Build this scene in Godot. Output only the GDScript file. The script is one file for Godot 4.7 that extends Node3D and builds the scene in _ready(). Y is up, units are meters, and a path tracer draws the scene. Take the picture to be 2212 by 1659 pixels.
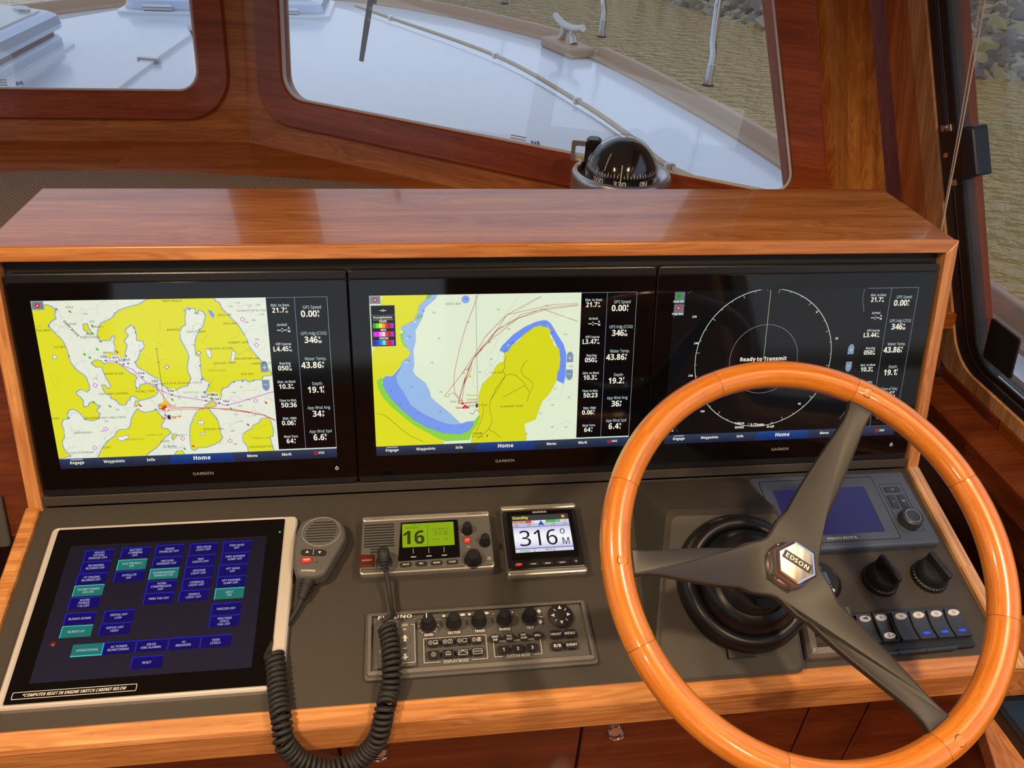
extends Node3D

# Helm station of a motor yacht. Frames: x to starboard, y up, -z towards the bow; metres.
const TAU_ := 6.2831853
const MT := 0.2825
const LT := 0.245
const WA := 1.0002
var MX: Transform3D      # plane of the three chart displays
var LX: Transform3D      # sloping dash panel
var WX: Transform3D      # steering wheel, z along the shaft towards the helmsman
var G1: Transform3D      # centre windscreen wall
var G2: Transform3D      # starboard windscreen wall
var SX: Transform3D      # starboard side wall
var M := {}
var used := {}

class MB:
	var v := PackedVector3Array()
	var n := PackedVector3Array()
	var t := PackedVector2Array()
	var xf := Transform3D()

	func p3(a: Vector3, na: Vector3, ta: Vector2) -> void:
		v.append(xf * a); n.append((xf.basis * na).normalized()); t.append(ta)

	func tri(a: Vector3, b: Vector3, c: Vector3) -> void:
		var q := (b - a).cross(c - a)
		if q.length_squared() < 1e-18: return
		q = q.normalized()
		p3(a, q, Vector2(a.x, a.y)); p3(c, q, Vector2(c.x, c.y)); p3(b, q, Vector2(b.x, b.y))

	func quad(a: Vector3, b: Vector3, c: Vector3, d: Vector3) -> void:
		tri(a, b, c); tri(a, c, d)

	func quv(a: Vector3, b: Vector3, c: Vector3, d: Vector3) -> void:
		var q := (b - a).cross(c - a).normalized()
		p3(a, q, Vector2(0, 1)); p3(c, q, Vector2(1, 0)); p3(b, q, Vector2(1, 1))
		p3(a, q, Vector2(0, 1)); p3(d, q, Vector2(0, 0)); p3(c, q, Vector2(1, 0))

	func grid(rows: Array, cu: bool, cv: bool, us := 1.0, vs := 1.0, uo := 0.0) -> void:
		var a := rows.size()
		var b: int = rows[0].size()
		var nn := []
		for i in a:
			var r := PackedVector3Array()
			for j in b:
				var i0 := (i - 1 + a) % a if cu else maxi(i - 1, 0)
				var i1 := (i + 1) % a if cu else mini(i + 1, a - 1)
				var j0 := (j - 1 + b) % b if cv else maxi(j - 1, 0)
				var j1 := (j + 1) % b if cv else mini(j + 1, b - 1)
				var du: Vector3 = rows[i1][j] - rows[i0][j]
				var dv: Vector3 = rows[i][j1] - rows[i][j0]
				r.append(du.cross(dv).normalized())
			nn.append(r)
		for i in (a if cu else a - 1):
			for j in (b if cv else b - 1):
				var i1 := (i + 1) % a
				var j1 := (j + 1) % b
				var u0 := uo + us * i / float(a - 1); var u1 := uo + us * (i + 1) / float(a - 1)
				var v0 := vs * j / float(b); var v1 := vs * (j + 1) / float(b)
				p3(rows[i][j], nn[i][j], Vector2(u0, v0)); p3(rows[i1][j1], nn[i1][j1], Vector2(u1, v1)); p3(rows[i1][j], nn[i1][j], Vector2(u1, v0))
				p3(rows[i][j], nn[i][j], Vector2(u0, v0)); p3(rows[i][j1], nn[i][j1], Vector2(u0, v1)); p3(rows[i1][j1], nn[i1][j1], Vector2(u1, v1))

	func fan(c: Vector3, ring: PackedVector3Array) -> void:
		for i in ring.size():
			tri(c, ring[i], ring[(i + 1) % ring.size()])

	func tube(path: PackedVector3Array, r: float, seg := 8, closed := false, r1 := -1.0) -> void:
		var k := path.size()
		var rows := []
		var nrm := Vector3.ZERO
		for i in k:
			var q := path[(i + 1) % k] - path[(i - 1 + k) % k] if closed else path[mini(i + 1, k - 1)] - path[maxi(i - 1, 0)]
			q = q.normalized()
			if nrm == Vector3.ZERO:
				nrm = q.cross(Vector3.UP if absf(q.y) < 0.9 else Vector3.RIGHT).normalized()
			nrm = (nrm - q * nrm.dot(q)).normalized()
			var b := q.cross(nrm)
			var rr := r if r1 < 0.0 else lerpf(r, r1, i / float(k - 1))
			var ring := PackedVector3Array()
			for j in seg:
				var w := TAU * j / seg
				ring.append(path[i] + (nrm * cos(w) - b * sin(w)) * rr)
			rows.append(ring)
		grid(rows, closed, true)
		if not closed:
			var f: PackedVector3Array = rows[0]
			fan(path[0], f)
			var l: PackedVector3Array = rows[k - 1].duplicate()
			l.reverse()
			fan(path[k - 1], l)

	func lathe(pr: Array, cx := 0.0, cy := 0.0, seg := 32, a0 := 0.0, a1 := TAU) -> void:
		var k := pr.size() - 1
		var sn := []
		for j in k:
			var dd: Vector2 = pr[j + 1] - pr[j]
			sn.append(Vector2(dd.y, -dd.x).normalized())
		for j in k:
			var n0: Vector2 = sn[j]
			var n1: Vector2 = sn[j]
			if j > 0 and sn[j].dot(sn[j - 1]) > 0.72: n0 = (sn[j] + sn[j - 1]).normalized()
			if j < k - 1 and sn[j].dot(sn[j + 1]) > 0.72: n1 = (sn[j] + sn[j + 1]).normalized()
			for i in seg:
				var w0 := lerpf(a0, a1, i / float(seg)); var w1 := lerpf(a0, a1, (i + 1) / float(seg))
				var e0 := Vector3(cos(w0), sin(w0), 0); var e1 := Vector3(cos(w1), sin(w1), 0)
				var o := Vector3(cx, cy, 0)
				var A: Vector3 = o + e0 * pr[j].x + Vector3(0, 0, pr[j].y); var B: Vector3 = o + e1 * pr[j].x + Vector3(0, 0, pr[j].y)
				var C: Vector3 = o + e1 * pr[j + 1].x + Vector3(0, 0, pr[j + 1].y); var D: Vector3 = o + e0 * pr[j + 1].x + Vector3(0, 0, pr[j + 1].y)
				var z0 := Vector3(0, 0, n0.y); var z1 := Vector3(0, 0, n1.y)
				var uv := Vector2(0, 0)
				if pr[j].x > 1e-6:
					p3(A, e0 * n0.x + z0, uv); p3(C, e1 * n1.x + z1, uv); p3(B, e1 * n0.x + z0, uv)
				if pr[j + 1].x > 1e-6:
					p3(A, e0 * n0.x + z0, uv); p3(D, e0 * n1.x + z1, uv); p3(C, e1 * n1.x + z1, uv)

	func inset(q: PackedVector2Array, e: float) -> PackedVector2Array:
		var o := PackedVector2Array()
		var k := q.size()
		for i in k:
			var a := (q[i] - q[(i - 1 + k) % k]).normalized()
			var b := (q[(i + 1) % k] - q[i]).normalized()
			var na := Vector2(-a.y, a.x); var nb := Vector2(-b.y, b.x)
			o.append(q[i] + (na + nb) / maxf(0.35, 1.0 + na.dot(nb)) * e)
		return o

	func face(q: PackedVector2Array, z: float, up := true) -> void:
		var ix := Geometry2D.triangulate_polygon(q)
		for i in range(0, ix.size(), 3):
			var a := q[ix[i]]; var b := q[ix[i + 1]]; var c := q[ix[i + 2]]
			if ((b - a).cross(c - a) > 0) != up:
				var s := b; b = c; c = s
			tri(Vector3(a.x, a.y, z), Vector3(b.x, b.y, z), Vector3(c.x, c.y, z))

	func band(a: PackedVector2Array, za: float, b: PackedVector2Array, zb: float) -> void:
		var k := a.size()
		for i in k:
			var j := (i + 1) % k
			quad(Vector3(a[i].x, a[i].y, za), Vector3(a[j].x, a[j].y, za), Vector3(b[j].x, b[j].y, zb), Vector3(b[i].x, b[i].y, zb))

	func slab(q: PackedVector2Array, z0: float, z1: float, bev := 0.0, low := 0.0, steps := 2) -> void:
		var cur := q
		var z := z0
		if low > 0.0:
			var b := inset(q, low)
			face(b, z0, false)
			band(b, z0, q, z0 + low)
			z = z0 + low
		else:
			face(q, z0, false)
		band(q, z, q, z1 - bev)
		if bev > 0.0:
			for i in steps:
				var w := PI / 2 * (i + 1) / steps
				var b := inset(q, bev * (1.0 - cos(w)))
				var w0 := PI / 2 * i / steps
				band(cur, z1 - bev + bev * sin(w0), b, z1 - bev + bev * sin(w))
				cur = b
		face(cur, z1)

	func ring(o: PackedVector2Array, i: PackedVector2Array, z0: float, z1: float, bev := 0.0) -> void:
		var k := o.size()
		var o2 := inset(o, bev); var i2 := inset(i, -bev)
		band(o, z0, o, z1 - bev)
		if bev > 0.0: band(o, z1 - bev, o2, z1)
		for a in k:
			var b := (a + 1) % k
			quad(Vector3(o2[a].x, o2[a].y, z1), Vector3(o2[b].x, o2[b].y, z1), Vector3(i2[b].x, i2[b].y, z1), Vector3(i2[a].x, i2[a].y, z1))
			if bev > 0.0: quad(Vector3(i2[a].x, i2[a].y, z1), Vector3(i2[b].x, i2[b].y, z1), Vector3(i[b].x, i[b].y, z1 - bev), Vector3(i[a].x, i[a].y, z1 - bev))
			quad(Vector3(i[a].x, i[a].y, z1 - bev), Vector3(i[b].x, i[b].y, z1 - bev), Vector3(i[b].x, i[b].y, z0), Vector3(i[a].x, i[a].y, z0))
			quad(Vector3(i[a].x, i[a].y, z0), Vector3(i[b].x, i[b].y, z0), Vector3(o[b].x, o[b].y, z0), Vector3(o[a].x, o[a].y, z0))

	func box(c: Vector3, s: Vector3, bev := 0.001) -> void:
		var q := PackedVector2Array()
		var hx := s.x / 2; var hy := s.y / 2
		var e := minf(bev, minf(hx, hy) * 0.9)
		for w in [[hx - e, -hy], [hx, -hy + e], [hx, hy - e], [hx - e, hy], [-hx + e, hy], [-hx, hy - e], [-hx, -hy + e], [-hx + e, -hy]]:
			q.append(Vector2(c.x + w[0], c.y + w[1]))
		e = minf(e, s.z * 0.45)
		slab(q, c.z - s.z / 2, c.z + s.z / 2, e, e, 1)

	func add(arr: Array, at: Transform3D) -> void:
		var av: PackedVector3Array = arr[0]
		var ix: PackedInt32Array = arr[1]
		var up := at.basis * Vector3.BACK
		for i in range(0, ix.size(), 3):
			for j in 3:
				p3(at * av[ix[i + j]], up, Vector2.ZERO)

	func mesh() -> ArrayMesh:
		var m := ArrayMesh.new()
		if v.is_empty(): return m
		var a := []
		a.resize(Mesh.ARRAY_MAX)
		a[Mesh.ARRAY_VERTEX] = v
		a[Mesh.ARRAY_NORMAL] = n
		a[Mesh.ARRAY_TEX_UV] = t
		m.add_surface_from_arrays(Mesh.PRIMITIVE_TRIANGLES, a)
		return m

# ---------------------------------------------------------------- nodes
func numbered(called: String) -> String:
	var k: int = used.get(called, 0)
	used[called] = k + 1
	return called if k == 0 else "%s_%03d" % [called, k]

func thing(called: String, label: String, category: String, at := Transform3D(), group := "") -> Node3D:
	var o := Node3D.new()
	o.name = numbered(called)
	o.transform = at
	add_child(o)
	o.set_meta("label", label); o.set_meta("category", category)
	if group: o.set_meta("group", group)
	return o

func obj(called: String, b: MB, m: Material, parent: Node = self, at := Transform3D()) -> MeshInstance3D:
	var o := MeshInstance3D.new()
	o.name = called if parent != self else numbered(called)
	o.mesh = b.mesh()
	o.material_override = m
	o.transform = at
	parent.add_child(o, true)
	return o

func struct(called: String, label: String, category: String, at := Transform3D()) -> Node3D:
	var o := thing(called, label, category, at)
	o.set_meta("kind", "structure")
	return o

# ---------------------------------------------------------------- outlines
func rr(cx: float, cy: float, w: float, h: float, r: float, k := 5) -> PackedVector2Array:
	return rpoly([Vector2(cx - w / 2, cy - h / 2), Vector2(cx + w / 2, cy - h / 2), Vector2(cx + w / 2, cy + h / 2), Vector2(cx - w / 2, cy + h / 2)], [r, r, r, r], k)

func rpoly(c: Array, rad: Array, k := 5) -> PackedVector2Array:
	var q := PackedVector2Array()
	var m := c.size()
	for i in m:
		var p: Vector2 = c[i]
		var r: float = rad[i]
		if r <= 0.0:
			q.append(p); continue
		var a: Vector2 = (c[(i - 1 + m) % m] - p).normalized()
		var b: Vector2 = (c[(i + 1) % m] - p).normalized()
		var half := acos(clampf(a.dot(b), -1, 1)) / 2
		var dist := r / tan(half)
		var o := p + (a + b).normalized() * r / sin(half)
		var s := p + a * dist - o
		var sweep := PI - 2 * half
		for j in k + 1:
			q.append(o + s.rotated(sweep * j / k))
	return q

func circ(cx: float, cy: float, rx: float, ry: float, k := 24) -> PackedVector2Array:
	var q := PackedVector2Array()
	for i in k:
		q.append(Vector2(cx + rx * cos(TAU * i / k), cy + ry * sin(TAU * i / k)))
	return q

func pts2(a: Array) -> PackedVector2Array:
	var q := PackedVector2Array()
	for i in range(0, a.size(), 2): q.append(Vector2(a[i], a[i + 1]))
	return q

func curve(a: Array, step := 0.01) -> PackedVector3Array:
	var c := Curve3D.new()
	c.bake_interval = step
	for i in a.size():
		var d: Vector3 = (a[mini(i + 1, a.size() - 1)] - a[maxi(i - 1, 0)]) / 6.0
		c.add_point(a[i], -d, d)
	return c.get_baked_points()

# ---------------------------------------------------------------- lettering
var fonts := {}
var glyphs := {}
func fnt(kind: int) -> SystemFont:
	if not fonts.has(kind):
		var f := SystemFont.new()
		f.font_names = PackedStringArray(["Droid Serif" if kind == 2 or kind == 3 else "Droid Sans Mono" if kind == 4 else "Droid Sans"])
		f.font_weight = 700 if kind == 1 or kind == 3 else 400
		fonts[kind] = f
	return fonts[kind]

func letters(s: String, kind: int) -> Array:
	var key := "%d|%s" % [kind, s]
	if not glyphs.has(key):
		var tm := TextMesh.new()
		tm.text = s
		tm.font = fnt(kind)
		tm.font_size = 32
		tm.pixel_size = 1.0
		tm.depth = 0.0
		tm.curve_step = 3.0
		var a := tm.get_mesh_arrays()
		glyphs[key] = [a[Mesh.ARRAY_VERTEX], a[Mesh.ARRAY_INDEX]]
	return glyphs[key]

# s centred (al 0), from x (al -1) or up to x (al 1), capitals h tall, middle of the capitals at y
func txt(b: MB, s: String, x: float, y: float, h: float, z: float, al := 0, kind := 1, sx := 1.0, turn := 0.0, skew := 0.0) -> void:
	if s.strip_edges() == "": return
	var g := letters(s, kind)
	var hh := letters("H", kind)
	var lo := 1e9; var hi := -1e9
	for q in hh[0]:
		lo = minf(lo, q.y); hi = maxf(hi, q.y)
	var l := 1e9; var r := -1e9
	for q in g[0]:
		l = minf(l, q.x); r = maxf(r, q.x)
	var k := h / (hi - lo)
	var ox := -(l + r) / 2 if al == 0 else -l if al < 0 else -r
	var bs := Basis(Vector3(k * sx, 0, 0), Vector3(k * skew, k, 0), Vector3(0, 0, 1))
	var at := Transform3D(Basis(Vector3.BACK, turn), Vector3(x, y, z)) * Transform3D(bs, Vector3.ZERO) * Transform3D(Basis(), Vector3(ox, -(lo + hi) / 2, 0))
	b.add(g, at)

# ---------------------------------------------------------------- drawing into pictures
func fill(im: Image, a: Array, c: Color, k: float) -> void:
	var q := []
	for i in range(0, a.size(), 2): q.append(Vector2(a[i], a[i + 1]) * k)
	var y0 := 1e9; var y1 := -1e9
	for p in q:
		y0 = minf(y0, p.y); y1 = maxf(y1, p.y)
	for y in range(maxi(0, int(y0)), mini(im.get_height() - 1, int(y1) + 1) + 1):
		var xs := []
		var yy := y + 0.5
		for i in q.size():
			var p: Vector2 = q[i]; var r: Vector2 = q[(i + 1) % q.size()]
			if (p.y <= yy) != (r.y <= yy):
				xs.append(p.x + (yy - p.y) * (r.x - p.x) / (r.y - p.y))
		xs.sort()
		for i in range(0, xs.size() - 1, 2):
			var x0 := maxi(0, roundi(xs[i])); var x1 := mini(im.get_width(), roundi(xs[i + 1]))
			if x1 > x0: im.fill_rect(Rect2i(x0, y, x1 - x0, 1), c)

func line(im: Image, a: Array, c: Color, w: float, k: float, closed := false, dash := 0.0) -> void:
	var n := a.size() / 2
	var run := 0.0
	for i in (n if closed else n - 1):
		var p := Vector2(a[2 * i], a[2 * i + 1]) * k
		var j := (i + 1) % n
		var q := Vector2(a[2 * j], a[2 * j + 1]) * k
		var d := p.distance_to(q)
		var steps := maxi(1, int(d / 0.6))
		for s in steps + 1:
			run += d / steps
			if dash > 0.0 and fmod(run, dash * 2) > dash: continue
			var m := p.lerp(q, s / float(steps))
			im.fill_rect(Rect2i(roundi(m.x - w / 2), roundi(m.y - w / 2), maxi(1, roundi(w)), maxi(1, roundi(w))).intersection(Rect2i(0, 0, im.get_width(), im.get_height())), c)

func rect(im: Image, x: float, y: float, w: float, h: float, c: Color, k: float) -> void:
	im.fill_rect(Rect2i(roundi(x * k), roundi(y * k), maxi(1, roundi(w * k)), maxi(1, roundi(h * k))).intersection(Rect2i(0, 0, im.get_width(), im.get_height())), c)

func dot(im: Image, x: float, y: float, r: float, c: Color, k: float) -> void:
	var a := []
	for i in 20:
		a.append(x + r * cos(TAU * i / 20)); a.append(y + r * sin(TAU * i / 20))
	fill(im, a, c, k)

func hoop(im: Image, x: float, y: float, r: float, c: Color, w: float, k: float, seg := 120) -> void:
	var a := []
	for i in seg:
		a.append(x + r * cos(TAU * i / seg)); a.append(y + r * sin(TAU * i / seg))
	line(im, a, c, w, k, true)

# ---------------------------------------------------------------- materials
func S(r: int, g: int, b: int) -> Color: return Color8(r, g, b)

func mat(c: Color, rough := 0.6, metal := 0.0, coat := 0.0, spec := 0.5) -> StandardMaterial3D:
	var m := StandardMaterial3D.new()
	m.albedo_color = c
	m.roughness = rough
	m.metallic = metal
	m.metallic_specular = spec
	if coat > 0.0:
		m.clearcoat_enabled = true
		m.clearcoat = coat
		m.clearcoat_roughness = 0.06
	return m

func glow(c: Color, e := 1.0) -> StandardMaterial3D:
	var m := mat(Color(0.01, 0.01, 0.01), 0.08)
	m.emission_enabled = true
	m.emission = c
	m.emission_energy_multiplier = e
	return m

func picture(im: Image, e := 1.0, rough := 0.06) -> StandardMaterial3D:
	var m := mat(Color(0.012, 0.012, 0.014), rough)
	m.emission_enabled = true
	m.emission = Color.BLACK
	m.emission_texture = ImageTexture.create_from_image(im)
	m.emission_energy_multiplier = e
	return m

func wood_image(w: int, h: int, dark: Color, light: Color, sd: int, figure := 0.0) -> Image:
	var im := Image.create(w, h, false, Image.FORMAT_RGB8)
	var a := FastNoiseLite.new(); a.seed = sd; a.frequency = 1.0; a.fractal_octaves = 3
	var b := FastNoiseLite.new(); b.seed = sd + 7; b.frequency = 1.0; b.fractal_octaves = 2
	for y in h:
		var w0 := TAU * y / h
		var cy := cos(w0); var sy := sin(w0)
		for x in w:
			var u := x / float(w)
			var warp := b.get_noise_3d(u * 2.2, cy * 1.2, sy * 1.2)
			var ringv := a.get_noise_3d(u * 1.1 + 3.0, cy * (2.6 + warp * 0.8), sy * (2.6 + warp * 0.8))
			var band := 0.5 + 0.5 * sin(ringv * 26.0 + warp * 5.0)
			var fine := a.get_noise_3d(u * 9.0, cy * 34.0, sy * 34.0)
			var pore := b.get_noise_3d(u * 26.0 + 9.0, cy * 70.0, sy * 70.0)
			var k := 0.55 + 0.30 * (band - 0.5) + 0.26 * fine + 0.5 * ringv
			if figure > 0.0:
				k += figure * b.get_noise_3d(u * 26.0 + warp * 3.0, cy * 1.3 + 5.0, sy * 1.3)
			if pore > 0.38: k -= 0.16
			im.set_pixel(x, y, dark.lerp(light, clampf(k, 0.0, 1.0)))
	return im

func wood(im: Texture2D, tint: Color, rough: float, coat := 0.0, scale := 0.62, world := false) -> StandardMaterial3D:
	var m := mat(tint, rough, 0.0, coat)
	m.albedo_texture = im
	m.uv1_triplanar = true
	m.uv1_world_triplanar = world
	m.uv1_scale = Vector3(scale, scale * 2.0, scale * 2.0)
	m.uv1_offset = Vector3(0.43, 0.11, 0.37)
	m.uv1_triplanar_sharpness = 8.0
	return m

func noise_tex(freq: float, sd: int, size := 512, normal := false, strength := 4.0, oct := 4) -> NoiseTexture2D:
	var f := FastNoiseLite.new()
	f.seed = sd; f.frequency = freq; f.fractal_octaves = oct
	var t := NoiseTexture2D.new()
	t.width = size; t.height = size; t.seamless = true; t.noise = f
	t.as_normal_map = normal; t.bump_strength = strength
	return t

func materials() -> void:
	var h := wood_image(1024, 512, S(176, 118, 70), S(250, 205, 150), 3)
	var hv: Image = h.duplicate(); hv.rotate_90(CLOCKWISE)
	var fg := wood_image(768, 512, S(186, 126, 72), S(244, 196, 134), 21, 0.45)
	fg.rotate_90(CLOCKWISE)
	var th := ImageTexture.create_from_image(h)
	var tv := ImageTexture.create_from_image(hv)
	M.hood = wood(th, S(214, 182, 152), 0.22, 0.6)
	M.rail = wood(th, S(233, 199, 160), 0.34, 0.2)
	M.side = wood(tv, S(245, 220, 196), 0.36, 0.15)
	M.side.uv1_scale = Vector3(1.24, 0.62, 1.24)
	M.trim = wood(th, S(240, 212, 178), 0.36, 0.2)
	M.apron = wood(th, S(160, 108, 74), 0.4, 0.15)
	M.door = wood(th, S(126, 76, 54), 0.4, 0.15)
	M.frame = wood(th, S(186, 112, 74), 0.33, 0.15)
	M.wall = wood(th, S(224, 180, 122), 0.38, 0.1)
	M.shelf = wood(th, S(214, 158, 110), 0.28, 0.3)
	M.post = wood(tv, S(227, 192, 180), 0.38, 0.15)
	M.post.uv1_scale = Vector3(1.24, 0.62, 1.24)
	M.jamb = wood(tv, S(245, 245, 250), 0.42, 0.1)
	M.jamb.uv1_scale = Vector3(1.24, 0.62, 1.24)
	M.recess = wood(tv, S(176, 92, 52), 0.8)
	M.dark = wood(th, S(136, 88, 64), 0.42, 0.1)
	M.veneer = wood(ImageTexture.create_from_image(fg), S(252, 228, 186), 0.34, 0.2)  # tint brightened to stand in for sunlight on the panel
	M.veneer.uv1_scale = Vector3(2.6, 1.3, 2.6)
	var rimw := wood_image(1024, 256, S(196, 112, 34), S(238, 164, 70), 40)
	M.rim = mat(S(255, 238, 214), 0.3, 0.0, 1.0)
	M.rim.albedo_texture = ImageTexture.create_from_image(rimw)
	M.plug = mat(S(214, 138, 52), 0.3, 0.0, 1.0)
	M.groove = mat(S(70, 30, 10), 0.6)
	M.dash = mat(S(62, 56, 50), 0.6)
	M.dash.normal_enabled = true
	M.dash.normal_texture = noise_tex(0.2, 5, 512, true, 3.0)
	M.dash.normal_scale = 0.35
	M.dash.uv1_triplanar = true
	M.dash.uv1_scale = Vector3(9, 9, 9)
	M.black = mat(S(26, 26, 28), 0.42)
	M.blackmat = mat(S(22, 22, 24), 0.6)
	M.bezel = mat(S(24, 24, 26), 0.32)
	M.glass = mat(S(9, 9, 10), 0.045)
	M.gunmetal = mat(S(110, 106, 102), 0.45, 0.15)
	M.grey = mat(S(92, 90, 88), 0.5)
	M.furuno = mat(S(112, 108, 104), 0.5, 0.1)
	M.silver = mat(S(206, 198, 188), 0.3, 0.75)
	M.tablet = mat(S(226, 218, 208), 0.34, 0.35)
	M.chrome = mat(S(238, 238, 240), 0.06, 1.0)
	M.steel = mat(S(214, 214, 216), 0.22, 1.0)
	M.brushed = mat(S(206, 206, 206), 0.3, 1.0)
	M.spoke = mat(S(52, 48, 45), 0.46)
	M.rubber = mat(S(38, 38, 38), 0.6)
	M.ink = mat(S(232, 230, 224), 0.6)
	M.inkdim = mat(S(176, 170, 160), 0.5)
	M.inkdark = mat(S(40, 40, 40), 0.6)
	M.red = mat(S(206, 44, 36), 0.4)
	M.darkred = mat(S(92, 26, 22), 0.35)
	M.volvo = mat(S(72, 82, 100), 0.42)
	M.switchblue = mat(S(46, 52, 64), 0.4)
	M.oval = mat(S(206, 206, 210), 0.5)
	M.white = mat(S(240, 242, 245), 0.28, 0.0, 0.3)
	M.deck = mat(S(228, 232, 238), 0.22, 0.0, 0.4)
	M.tan = mat(S(190, 156, 124), 0.42)
	M.paper = mat(S(232, 226, 214), 0.7)
	M.cord = mat(S(222, 208, 188), 0.8)
	M.alublack = mat(S(34, 40, 54), 0.35, 0.2)
	M.seal = mat(S(18, 20, 24), 0.55)
	M.tanstrip = mat(S(170, 148, 120), 0.5)
	M.hatchframe = mat(S(206, 216, 232), 0.25, 0.3)
	M.steel_hill_tint = mat(S(176, 156, 120), 0.2, 0.9)  # polished steel, the hillside's golden reflection put into its colour
	M.hatchglass = mat(S(226, 226, 216), 0.15)
	M.pane = mat(Color(0.96, 1.0, 0.99, 0.06), 0.0)
	M.pane.transparency = BaseMaterial3D.TRANSPARENCY_ALPHA
	M.dome = mat(Color(0.8, 0.82, 0.85, 0.02), 0.0)
	M.dome.transparency = BaseMaterial3D.TRANSPARENCY_ALPHA
	M.gasket = mat(S(232, 232, 228), 0.5)
	M.headliner = mat(S(236, 230, 218), 0.8)
	M.sole = wood(th, S(150, 100, 62), 0.4, 0.2)
	var mt := Image.create(64, 64, false, Image.FORMAT_RGB8)
	for y in 64:
		for x in 64:
			var c := S(176, 150, 122)
			var a := (x / 8 + y / 8) % 2
			var s: float = sin((x % 8) / 8.0 * PI) if a == 0 else sin((y % 8) / 8.0 * PI)
			mt.set_pixel(x, y, S(92, 72, 56).lerp(c, s))
	M.mat = mat(Color.WHITE, 0.85)
	M.mat.albedo_texture = ImageTexture.create_from_image(mt)
	M.mat.uv1_triplanar = true
	M.mat.uv1_scale = Vector3(18, 18, 18)
	M.water = mat(S(172, 134, 50), 0.05, 0.0, 0.0, 0.7)  # murky brown, with the hillside's golden reflection put into the colour
	M.water.heightmap_enabled = false
	var nz := FastNoiseLite.new(); nz.seed = 11; nz.frequency = 0.018; nz.fractal_octaves = 4
	var nt := NoiseTexture2D.new(); nt.width = 1024; nt.height = 1024; nt.seamless = true; nt.noise = nz; nt.as_normal_map = true; nt.bump_strength = 14.0
	M.water.normal_enabled = true
	M.water.normal_texture = nt
	M.water.normal_scale = 1.0
	M.water.uv1_triplanar = true
	M.water.uv1_world_triplanar = true
	M.water.uv1_scale = Vector3(0.16, 0.3, 0.30)
	var g := Gradient.new()
	g.set_color(0, S(170, 120, 50)); g.set_color(1, S(250, 206, 120))  # dry grass tones, brightened to stand in for sun on the slope
	var ht := noise_tex(0.03, 77, 512)
	ht.color_ramp = g
	M.hill = mat(Color.WHITE, 0.9)
	M.hill.albedo_texture = ht
	M.hill.uv1_triplanar = true
	M.hill.uv1_world_triplanar = true
	M.hill.uv1_scale = Vector3(0.06, 0.06, 0.06)
	M.soil = mat(S(64, 58, 46), 0.95)
	M.rocks = [mat(S(142, 132, 112), 0.9), mat(S(116, 108, 94), 0.9), mat(S(160, 150, 126), 0.9), mat(S(96, 90, 80), 0.9), mat(S(154, 140, 96), 0.9)]

# ---- outlines of the two charts, in thousandths of the screen's width
var L_LAND := [
	[-4,1,-10,32,40,32,43,14,54,15,67,22,76,33,70,49,73,62,57,71,42,88,52,102,68,123,80,139,86,155,91,176,93,201,96,222,106,241,118,258,131,267,142,284,141,287,146,309,145,322,135,332,123,324,113,322,96,333,99,343,110,353,117,367,114,379,117,391,133,387,136,377,150,371,158,381,169,391,157,402,158,410,167,417,162,429,159,436,136,443,115,437,105,420,94,405,78,395,65,399,54,415,55,432,38,434,29,453,33,466,34,485,32,502,21,519,21,541,29,562,42,577,-3,588,-27,586,-4,250],
	[165,226,180,241,199,241,202,260,209,286,219,308,215,324,204,322,200,309,189,309,190,310,190,322,198,341,214,347,212,358,231,366,237,381,249,387,261,384,267,370,276,368,280,354,295,354,305,364,310,371,323,369,344,363,367,354,376,340,373,323,358,306,335,310,320,312,316,326,303,326,302,304,310,285,312,289,307,277,289,265,274,248,263,238,251,229,234,228,220,228,206,232,200,220,183,215],
	[200,126,205,110,216,87,222,81,241,74,259,64,270,50,286,37,321,26,353,18,372,7,387,-1,435,-7,606,-5,612,11,624,16,629,30,632,41,648,57,665,81,679,95,692,121,705,147,711,177,724,199,740,223,752,238,772,265,784,282,781,289,752,291,746,305,715,306,701,313,688,303,675,305,648,307,636,314,621,330,603,334,598,351,597,369,569,375,545,367,542,350,550,338,561,319,560,310,546,300,537,287,538,299,536,277,537,248,539,211,524,205,525,182,528,154,536,136,549,113,561,102,568,79,572,72,573,56,565,45,552,40,547,53,541,51,541,35,524,35,513,31,509,37,500,41,507,48,501,66,501,93,486,102,478,121,477,148,485,167,494,188,499,212,493,233,489,252,489,271,497,292,489,307,481,321,458,325,440,336,414,328,396,313,392,296,373,284,353,269,334,254,320,245,315,230,328,212,336,189,353,173,351,150,330,147,332,120,328,99,317,90,301,101,293,112,303,128,286,146,294,165,288,181,283,188,285,202,275,211,263,208,248,191,255,175,251,152,259,129,251,127,238,144,210,145,201,137],
	[159,86,173,84,174,96,181,114,178,123,169,114,158,102],
	[213,188,246,191,244,205,220,211,213,200],
	[506,422,516,413,534,411,549,414,558,432,568,447,577,470,579,495,579,512,585,525,574,542,550,554,522,563,490,564,480,574,470,568,468,545,470,508,475,478,487,454,493,439],
	[535,399,547,394,564,378,572,385,575,400,561,405,539,404],
	[674,592,672,567,658,543,658,520,675,506,695,494,702,482,721,475,732,458,759,456,765,474,771,507,767,530,756,527,760,558,769,597],
	[134,591,157,550,178,526,207,505,216,488,232,481,252,482,265,470,273,441,286,419,300,403,307,413,326,419,351,414,364,410,373,430,388,447,373,467,373,481,393,485,404,500,380,517,364,536,344,558,319,574,294,598],
	[412,505,421,506,420,516,407,528,405,518],
	[406,591,417,574,435,574,442,592],
	[373,391,387,386,404,392,385,401,374,405],
	[290,393,297,373,305,374,304,386,296,393],
]
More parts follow.
